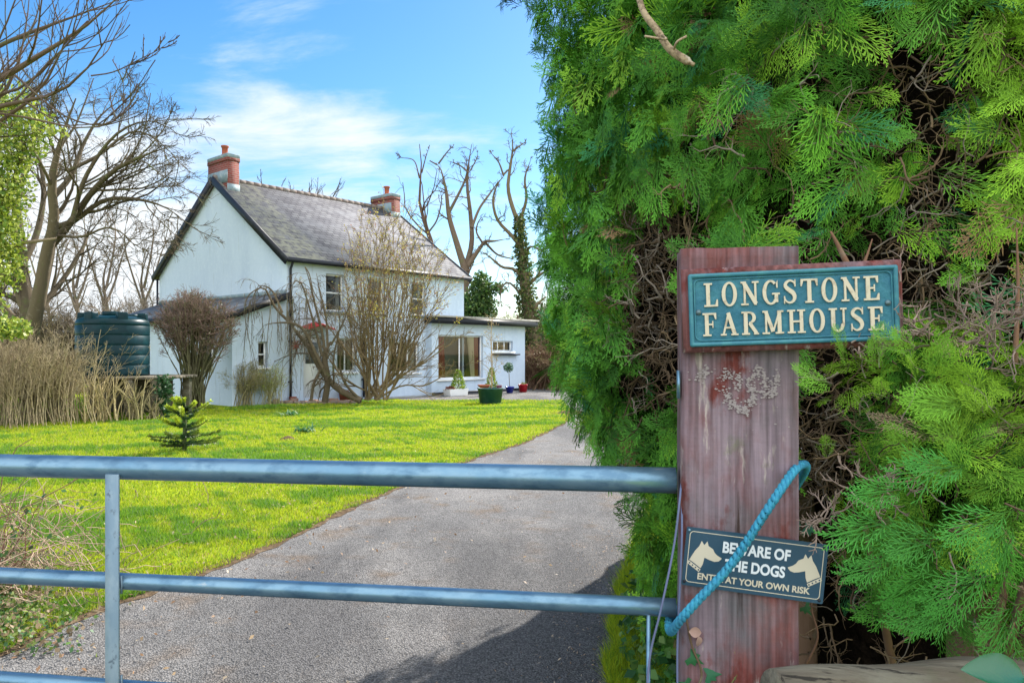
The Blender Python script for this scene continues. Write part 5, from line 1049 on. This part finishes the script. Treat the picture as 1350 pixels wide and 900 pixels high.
# dry grey sprigs at the top right and by the rope
for x, y, n_, L_b, sp_r in ((1310,430,34,.055,.045),(1215,445,14,.05,.03),(1250,410,8,.07,.05),(1330,405,22,.06,.04),(1098,668,7,.05,.02),(1075,690,4,.05,.012),(1150,645,14,.05,.04),(1140,455,12,.03,.02)):
    O = W(x,y,1.40)+rng.normal(0,1,(n_,3))*sp_r*[1,.5,.6]; d = nrm(rng.normal(0,.7,(n_,3))+[-.2,-.2,.35]); P = [O]
    for _ in range(5): d = nrm(d+rng.normal(0,.25,d.shape)); P.append(P[-1]+d*L_b/5)
    P = np.stack(P,1); Rr = np.full((n_,6),.0015)*np.linspace(1.3,.6,6); c = np.array([.27,.20,.165])*(.6+.6*rng.random((n_,1))); m_.tubes(P,Rr,4,c); g_ = grow(P,Rr,7,.45,.6,4,up=.1,wig=.2,rmin=.0011,rfac=.8); m_.tubes(*g_,3,np.repeat(c,7,0)*1.1)
o = m_.build('dead_twigs', M['deadtwig'], CB); o.matrix_parent_inverse = invb
m_ = MB(); 
for k in range(7): a_ = random.uniform(-.3,.3); m_.tube(spline([(BC[0]+a_*.3,BC[1]+.02*k,0),(BC[0]+a_*.6,BC[1],.6),(BC[0]+a_*1.3,BC[1]-.15,1.1+.05*k)], 14), np.linspace(.022,.006,14), 8, C=(.18,.11,.07))
o = m_.build('stems', M['bark'], CB, smooth=True); o.matrix_parent_inverse = invb

# ------------------------------------------------------------------ tank and its stand
TS = empty('tank_stand', g0(172,19.6), 0, 'low weathered timber platform on stout posts carrying the green tank', 'stand'); zp = 1.02
x0 = -1.45; x1 = 1.25
m_ = MB()
for k in range(9): m_.box(x0+.02*random.random(), x1+.04*random.random(), -1.0+k*.23, -1.0+k*.23+.215, zp-.075, zp-.01+.004*random.random())
m_.build('deck', M['wood'], TS)
for xx in (x0+.1, -.45, .45, x1-.15):
    for yy in (-.9, .85): m_ = MB(); m_.box(xx-.09, xx+.09, yy-.09, yy+.09, 0, zp-.077); bevel(m_.build('leg', M['wood'], TS), .01)
m_ = MB(); m_.box(x0+.2, x1-.3, .3, .34, .05, zp-.1); m_.build('back_board', M['wood'], TS)
TK = empty('water_tank', (g0(149,19.5)[0], 19.5, zp), 0, 'dark green ribbed plastic water tank standing on the timber platform', 'tank'); TK.scale = (.93,.93,1)
prof = [(0,.0),(.90,.0),(.925,.03)]
for k in range(5):
    z = .06+k*.25; prof += [(.922,z),(.925,z+.195),(.914,z+.205),(.914,z+.222),(.924,z+.232)]
prof += [(.925,1.32),(.90,1.40),(.84,1.45),(.70,1.49),(.45,1.52),(0,1.53)]
m_ = MB(); m_.lathe(prof, (0,0,0), 56); m_.build('body', M['tank'], TK, smooth=True)
for k in range(6):
    a_ = k*math.pi/3+.25; m_ = MB(); V = []
    for r_, z_ in ((.62,1.46),(.88,1.36),(.86,1.60),(.64,1.60)):
        for s_ in (-.13,.13): V.append((r_*math.cos(a_)-s_*math.sin(a_), r_*math.sin(a_)+s_*math.cos(a_), z_))
    m_.raw(V, [(0,2,4,6),(7,5,3,1),(2,3,5,4),(4,5,7,6),(0,6,7,1),(0,1,3,2)]); bevel(m_.build('lug', M['tank'], TK), .03, 3)
m_ = MB(); m_.lathe([(0,1.50),(.27,1.50),(.28,1.60),(.26,1.63),(0,1.65)], (0,0,0), 32); m_.build('lid', M['tank'], TK, smooth=True)
m_ = MB(); n_ = 500; O = np.c_[rng.normal(.95,.10,n_)-10.0+.0, 18.55+rng.normal(0,.1,n_), rng.random(n_)*1.05]; O[:,0] += .55; scatter(m_, O, .09, [(.02,.06,.02),(.03,.09,.03)], .8); tag(m_.build('ivy_clump', M['leaf']), 'dark ivy clump growing up the right end of the tank stand', 'ivy')

# ------------------------------------------------------------------ planters
def pot_prof(r0, r1, h, t=.02, rim=.03): return [(0,0),(r0,0),(r0+(r1-r0)*.9,h-rim),(r1+t*.4,h-rim),(r1+t*.4,h),(r1-t,h),(r1-t,h-.05),(0,h-.05)]
def potmat(n, c, rough=.5): return mat(n, c, rough=rough, noise=[(5, tuple(min(1, q*1.4+.02) for q in c), .5, .75)])
def conifer_bits(par, loc, h, r, pal, n=700):
    m_ = MB(); z = rng.random(n)**1.3; a_ = rng.random(n)*6.283; rr = r*(1-z)**.75*(.6+.4*rng.random(n)); O = np.c_[np.cos(a_)*rr, np.sin(a_)*rr, z*h]+np.array(loc); Nn = nrm(np.c_[np.cos(a_), np.sin(a_), np.full(n,.9)]); s = nrm(np.cross(Nn, rng.normal(0,1,(n,3)))); Mx = np.stack([s, Nn, np.cross(s,Nn)],2)
    pal = np.array(pal); m_.batch(np.array([(0,0,0),(.2,.5,0),(0,1,0),(-.2,.5,0)]), np.array([(0,1,2,3)]), O, Mx, .10*(.6+.6*rng.random(n)), pal[rng.integers(0,len(pal),n)]*(.75+.5*rng.random((n,1)))); m_.build('foliage', M['leaf'], par)
    m_ = MB(); m_.tube([(loc[0],loc[1],loc[2]-.03),(loc[0],loc[1],loc[2]+h*.8)], .015, 6, C=(.1,.07,.04)); m_.build('stem', M['bark'], par)
Q = empty('large_planter', g0(646.5,23.9), 0, 'large dark green round tub holding a thin bare sapling on the lawn edge', 'planter')
m_ = MB(); m_.lathe(pot_prof(.33,.41,.50), (0,0,0), 36); m_.build('pot', potmat('green_tub', (.012,.06,.06)), Q, smooth=True)
m_ = MB(); m_.lathe([(0,.46),(.38,.455)], (0,0,0), 24); m_.build('soil', M['soil'], Q)
m_ = MB(); tk = np.array([(.03,0,.4),(.05,0,1.2),(.02,0,2.0),(.05,0,2.7)]); tkk = resample(tk, 12); Rt = np.linspace(.024,.008,12); m_.tube(tkk, Rt, 7, C=(.34,.25,.14)); m_.build('sapling_stem', M['bark'], Q)
m_ = MB(); g_ = grow(tkk[None], Rt[None], 46, .2, 1.1, 6, up=.02, wig=.2, tmin=.12, rmin=.005, rfac=.4); m_.tubes(*g_, 3, barkcol(46,(.34,.25,.14))); g2 = grow(*g_, 4, .5, .7, 4, wig=.2, rmin=.004); m_.tubes(*g2, 3, barkcol(184,(.36,.28,.15))); leaves_on(m_, g2[0], 1, .045, [(.42,.34,.12),(.38,.26,.14)]); m_.build('twigs', M['leaf'], Q)
B = empty('clay_bowl', (W(638,511,23.8)[0], 23.72, .505), 0, 'shallow terracotta bowl resting on the rim of the large dark green tub', 'bowl'); m_ = MB(); m_.lathe([(0,0),(.13,0),(.19,.07),(.20,.10),(.18,.10),(.15,.05),(0,.04)], (0,0,0), 24); m_.build('bowl', M['pot_clay'], B, smooth=True); m_ = MB(); m_.lathe([(0,.085),(.17,.08)], (0,0,0), 20); m_.build('soil', M['soil'], B)
m_ = MB(); m_.lathe([(0,0),(.07,0),(.10,.12),(.085,.12),(.07,.04),(0,.03)], (0,0,0), 18); o = m_.build('small_pot', potmat('plum_pot', (.10,.03,.05)), None, smooth=True); o.location = (W(660,0,23.8)[0]-.05, 24.05, .46); tag(o, 'tiny dark plum pot on the right side of the large green tub', 'pot')
Q = empty('trough_planter', g0(601,28.2), UA, 'white oblong trough with a small yellow green conifer below the patio window', 'planter')
m_ = MB(); V = [(x*sx_, y*sx_, z) for z, sx_ in ((0,.9),(.27,1.0)) for x, y in ((-.5,-.19),(.5,-.19),(.5,.19),(-.5,.19))]; m_.raw(V, [(3,2,1,0),(0,1,5,4),(1,2,6,5),(2,3,7,6),(3,0,4,7)]); m_.poly([(-.47,-.16,.24),(.47,-.16,.24),(.47,.16,.24),(-.47,.16,.24)]); bevel(m_.build('trough', M['whitewood'], Q), .02); conifer_bits(Q, (.12,0,.25), .68, .27, [(.22,.30,.03),(.30,.38,.05),(.10,.2,.03)])
m_ = MB(); n_ = 260; scatter(m_, np.c_[rng.normal(-.32,.11,n_), rng.normal(-.03,.07,n_), .25+.1*rng.random(n_)], .08, [(.2,.07,.04),(.26,.11,.07)], .4); m_.build('dried_plant', M['leaf'], Q)
Q = empty('conifer_planter', g0(648,28.6), 0, 'small conical conifer in a low pot just behind the large green tub', 'planter'); m_ = MB(); m_.lathe(pot_prof(.13,.18,.22), (0,0,0), 24); m_.build('pot', M['pot_clay'], Q, smooth=True); conifer_bits(Q, (0,0,.2), .8, .24, [(.20,.28,.04),(.12,.2,.03),(.28,.32,.08)])
Q = empty('blue_planter', g0(672,30.2), 0, 'blue glazed pot with a lollipop clipped standard tree by the extension wall', 'planter'); m_ = MB(); m_.lathe(pot_prof(.12,.18,.26), (0,0,0), 24); m_.build('pot', potmat('blue_glaze', (.02,.03,.25), .2), Q, smooth=True)
m_ = MB(); m_.tube([(0,0,.18),(-.02,0,.6),(-.04,0,.95)], .012, 6, C=(.14,.1,.06)); m_.build('stem', M['bark'], Q); m_ = MB(); q = nrm(rng.normal(0,1,(420,3)))*(rng.random((420,1))**.4)*[.2,.2,.2]+[-.05,0,1.02]; scatter(m_, q, .07, [(.03,.09,.03),(.06,.14,.05),(.1,.18,.1)], .6); m_.build('foliage', M['leaf'], Q)
Q = empty('red_planter', g0(689.5,30.9), 0, 'glossy red pot with a few shoots at the right corner of the extension', 'planter'); m_ = MB(); m_.lathe(pot_prof(.15,.20,.32), (0,0,0), 24); m_.build('pot', potmat('red_glaze', (.35,.01,.02), .25), Q, smooth=True); m_ = MB(); scatter(m_, np.c_[rng.normal(0,.06,(60,2)), .30+.08*rng.random(60)], .08, [(.2,.2,.06),(.12,.16,.05)], .4); m_.build('foliage', M['leaf'], Q)
# clay pots, bricks and stones along the front of the house
for px, Yd, r_, h_, lb in ((386,24.2,.12,.2,'small clay pot at the foot of the corner downpipe'),(453,25.6,.17,.34,'taller clay pot beside the weeping tree trunk'),(462,25.3,.13,.24,'clay pot nearest the multi stemmed shrub')):
    m_ = MB(); m_.lathe(pot_prof(r_*.75, r_, h_), (0,0,0), 20); o = m_.build('clay_pot', M['pot_clay'], None, smooth=True); o.location = g0(px,Yd); tag(o, lb, 'pot', 'clay pots along the house front')
M['stone'] = mat('edging_stone', (.26,.21,.18), rough=.95, noise=[(6, (.34,.18,.13), .45, .6), (12, (.38,.35,.3), .55, .75)], bump=[(12,.7,.03)])
bmv = None
for k in range(24):
    px = 345+k*5.3+random.uniform(-1,1); Yd = 23.9+random.uniform(-.1,.1); m_ = MB(); w_, d_, h_ = .12+.05*random.random(), .08, .06+.07*random.random()
    if k % 5 == 3: h_ += .06
    V = [(x*w_*random.uniform(.8,1.05), y*d_*random.uniform(.8,1.1), z*h_*random.uniform(.85,1.1)) for z in (-.1,1) for y in (-1,1) for x in (-1,1)]; m_.raw(V, [(0,2,3,1),(4,5,7,6),(0,1,5,4),(2,6,7,3),(0,4,6,2),(1,3,7,5)]); o = m_.build('edging_stone', M['stone']); bevel(o, .02, 2); o.location = g0(px,Yd); o.rotation_euler[2] = random.uniform(-.4,.4); tag(o, 'rough reddish stone in the edging row at the foot of the house', 'stone', 'edging stones before the house')

# ------------------------------------------------------------------ lawn details
def clump(px, py, n, s_, h, pal, name, label, cat, w=.16):
    Yd = F*CAMZ/(py-HY); m_ = MB(); c_ = np.array([(px-CX)/F*Yd, Yd, 0]); 
    for _ in range(n):
        a_ = random.random()*6.283; d_ = np.array([math.cos(a_)*.7, math.sin(a_)*.7, random.uniform(.5,1.6)]); leafmesh(m_, c_+rng.normal(0,1,3)*[s_*.35,s_*.35,0], d_, (0,0,1), h*random.uniform(.6,1.1), h*w, pal[random.randrange(len(pal))], n=5, fold=.3, curl=.45)
    return tag(m_.build(name, M['leaf']), label, cat)
clump(404,570,44,.26,.24,[(.03,.10,.04),(.05,.16,.05),(.09,.2,.08)],'daffodil_clump','dark strappy leaved clump on the lawn right of the monkey puzzle','plant')
clump(383,548,40,.26,.24,[(.04,.13,.05),(.3,.4,.25),(.08,.2,.07)],'snowdrop_clump','pale tipped leafy clump on the lawn nearest the house corner','plant')
def molehill(px, py, r_, h_, lb):
    Yd = F*CAMZ/(py-HY); m_ = MB(); V = [(0,0,h_)]; Fq = []
    for i, k in enumerate((.35,.7,1.0)):
        for j in range(14): a_ = j*6.283/14; q = r_*k*random.uniform(.85,1.15); V.append((q*math.cos(a_)*1.3, q*math.sin(a_), h_*(1-k)**.8*random.uniform(.7,1.2)-(.01 if k == 1 else 0)))
    for j in range(14): Fq.append((0,0+1+j,1+(j+1)%14))
    m_.raw(V, Fq); m_.f.setdefault(4, []).append(np.array([(1+14*i+j,15+14*i+j,15+14*i+(j+1)%14,1+14*i+(j+1)%14) for i in range(2) for j in range(14)])); o = m_.build('molehill', M['soil']); o.location = g0(px,Yd); tag(o, lb, 'molehill')
molehill(380,579,.13,.07,'small brown molehill right of the monkey puzzle'); molehill(429,561,.16,.03,'flat worn earth patch on the lawn below the shrub'); molehill(756,545,.5,.10,'low heap of earth at the lawn tip beside the hedge')
# fallen dead leaves
m_ = MB(); n_ = 900; Y_ = 3.6+rng.random(n_)**1.5*9; X_ = edge_x(Y_)+rng.normal(-.5,1.2,n_); k = X_ > -.7*Y_-.2; O = np.c_[X_,Y_,.02+.02*rng.random(n_)][k]; scatter(m_, O, .032, [(.30,.18,.1),(.42,.3,.18),(.24,.14,.08),(.42,.34,.24)], .5, up=2); n_ = 500; Y_ = 3.3+rng.random(n_)*4; X_ = redge_x(Y_)-np.abs(rng.normal(0,.25,n_)); scatter(m_, np.c_[X_,Y_,.012+.01*rng.random(n_)], .02, [(.22,.14,.09),(.32,.22,.15),(.4,.32,.24)], .35, up=2)
tag(m_.build('leaf_litter', M['leaf']), 'scattered dead leaves and bits on the lawn and drive edges', 'leaves', kind='stuff')
# ivy and weeds on the right verge and at the left by the drive
def weeds(name, label, X_, Y_, h, s_, pal, w=.8):
    m_ = MB(); scatter(m_, np.c_[X_, Y_, h], s_, pal, w, up=1.0); tag(m_.build(name, M['leaf']), label, 'ground cover', kind='stuff')
n_ = 1500; Y_ = 2.3+rng.random(n_)*2.6; weeds('verge_ivy', 'low ivy and weeds at the foot of the hedge', redge_x(Y_)+.05+rng.random(n_)*.55, Y_, .03+.22*rng.random(n_)**1.5, .055, [(.03,.10,.03),(.06,.17,.04),(.10,.22,.05),(.16,.26,.06)])
n_ = 6500; Y_ = 4.0+rng.random(n_)*1.9; X_ = -.62*Y_-.35+rng.normal(0,.26,n_); weeds('verge_weeds', 'weeds and moss in the corner left of the drive', X_, Y_, .01+.11*rng.random(n_)**1.6, .03, [(.05,.12,.04),(.10,.18,.04),(.2,.26,.06),(.22,.16,.09),(.3,.22,.14)])
# brambles coming in from the left
BRM = empty('bramble_bush', (-3.6,4.9,0), 0, 'thin arching brambles with a few leaves at the left behind the gate', 'bramble'); invm = Matrix.Translation(-Vector((-3.6,4.9,0)))
m_ = MB(); Pb = [limb(p, 4.9, .006, .0025, K=12, dy=random.uniform(-.3,.3), wob=.006) for p in ([(-80,800),(-40,700),(10,680),(60,655),(112,625)],[(-60,820),(-10,760),(20,720),(45,680),(60,640)],[(-60,780),(-20,690),(0,640),(14,600),(42,578)],[(-70,820),(0,760),(30,735),(72,718)],[(-30,820),(0,740),(8,690),(20,655)],[(-60,830),(0,790),(30,740),(52,700)],[(-90,700),(-30,660),(10,668),(40,690)],[(-30,830),(15,780),(35,730),(30,680)],[(-80,760),(-20,720),(20,700),(35,670)])]
P, Rr = stack(Pb); m_.tubes(P, Rr, 5, barkcol(len(P), (.20,.10,.08))); g_ = grow(P, Rr, 6, .25, .6, 5, up=.03, wig=.15, rmin=.0018); m_.tubes(*g_, 3, barkcol(len(g_[0]), (.24,.14,.10)))
n_ = 420; O = np.c_[-3.35+rng.normal(0,.35,n_), 5.0+rng.normal(0,.3,n_), .05+.55*rng.random(n_)**1.5]; d = nrm(rng.normal(0,1,(n_,3))*[1,.6,.7]); P2 = [O]
for _ in range(6): d = nrm(d+rng.normal(0,.3,d.shape)); P2.append(P2[-1]+d*.06)
P2 = np.stack(P2,1); P2[:,:,2] = np.maximum(P2[:,:,2], .01); m_.tubes(P2, np.full((n_,7),.0028), 3, np.array([.36,.26,.19])*(.6+.6*rng.random((n_,1)))); o = m_.build('stems', M['bark'], BRM); o.matrix_parent_inverse = invm
m_ = MB(); leaves_on(m_, np.concatenate([P[:, ::1]]), 7, .05, [(.04,.12,.04),(.10,.18,.06),(.05,.09,.03)], spread=.03, w=.7); leaves_on(m_, P2[:150], 1, .04, [(.07,.15,.05),(.12,.2,.06)], w=.7); o = m_.build('leaves', M['leaf'], BRM); o.matrix_parent_inverse = invm
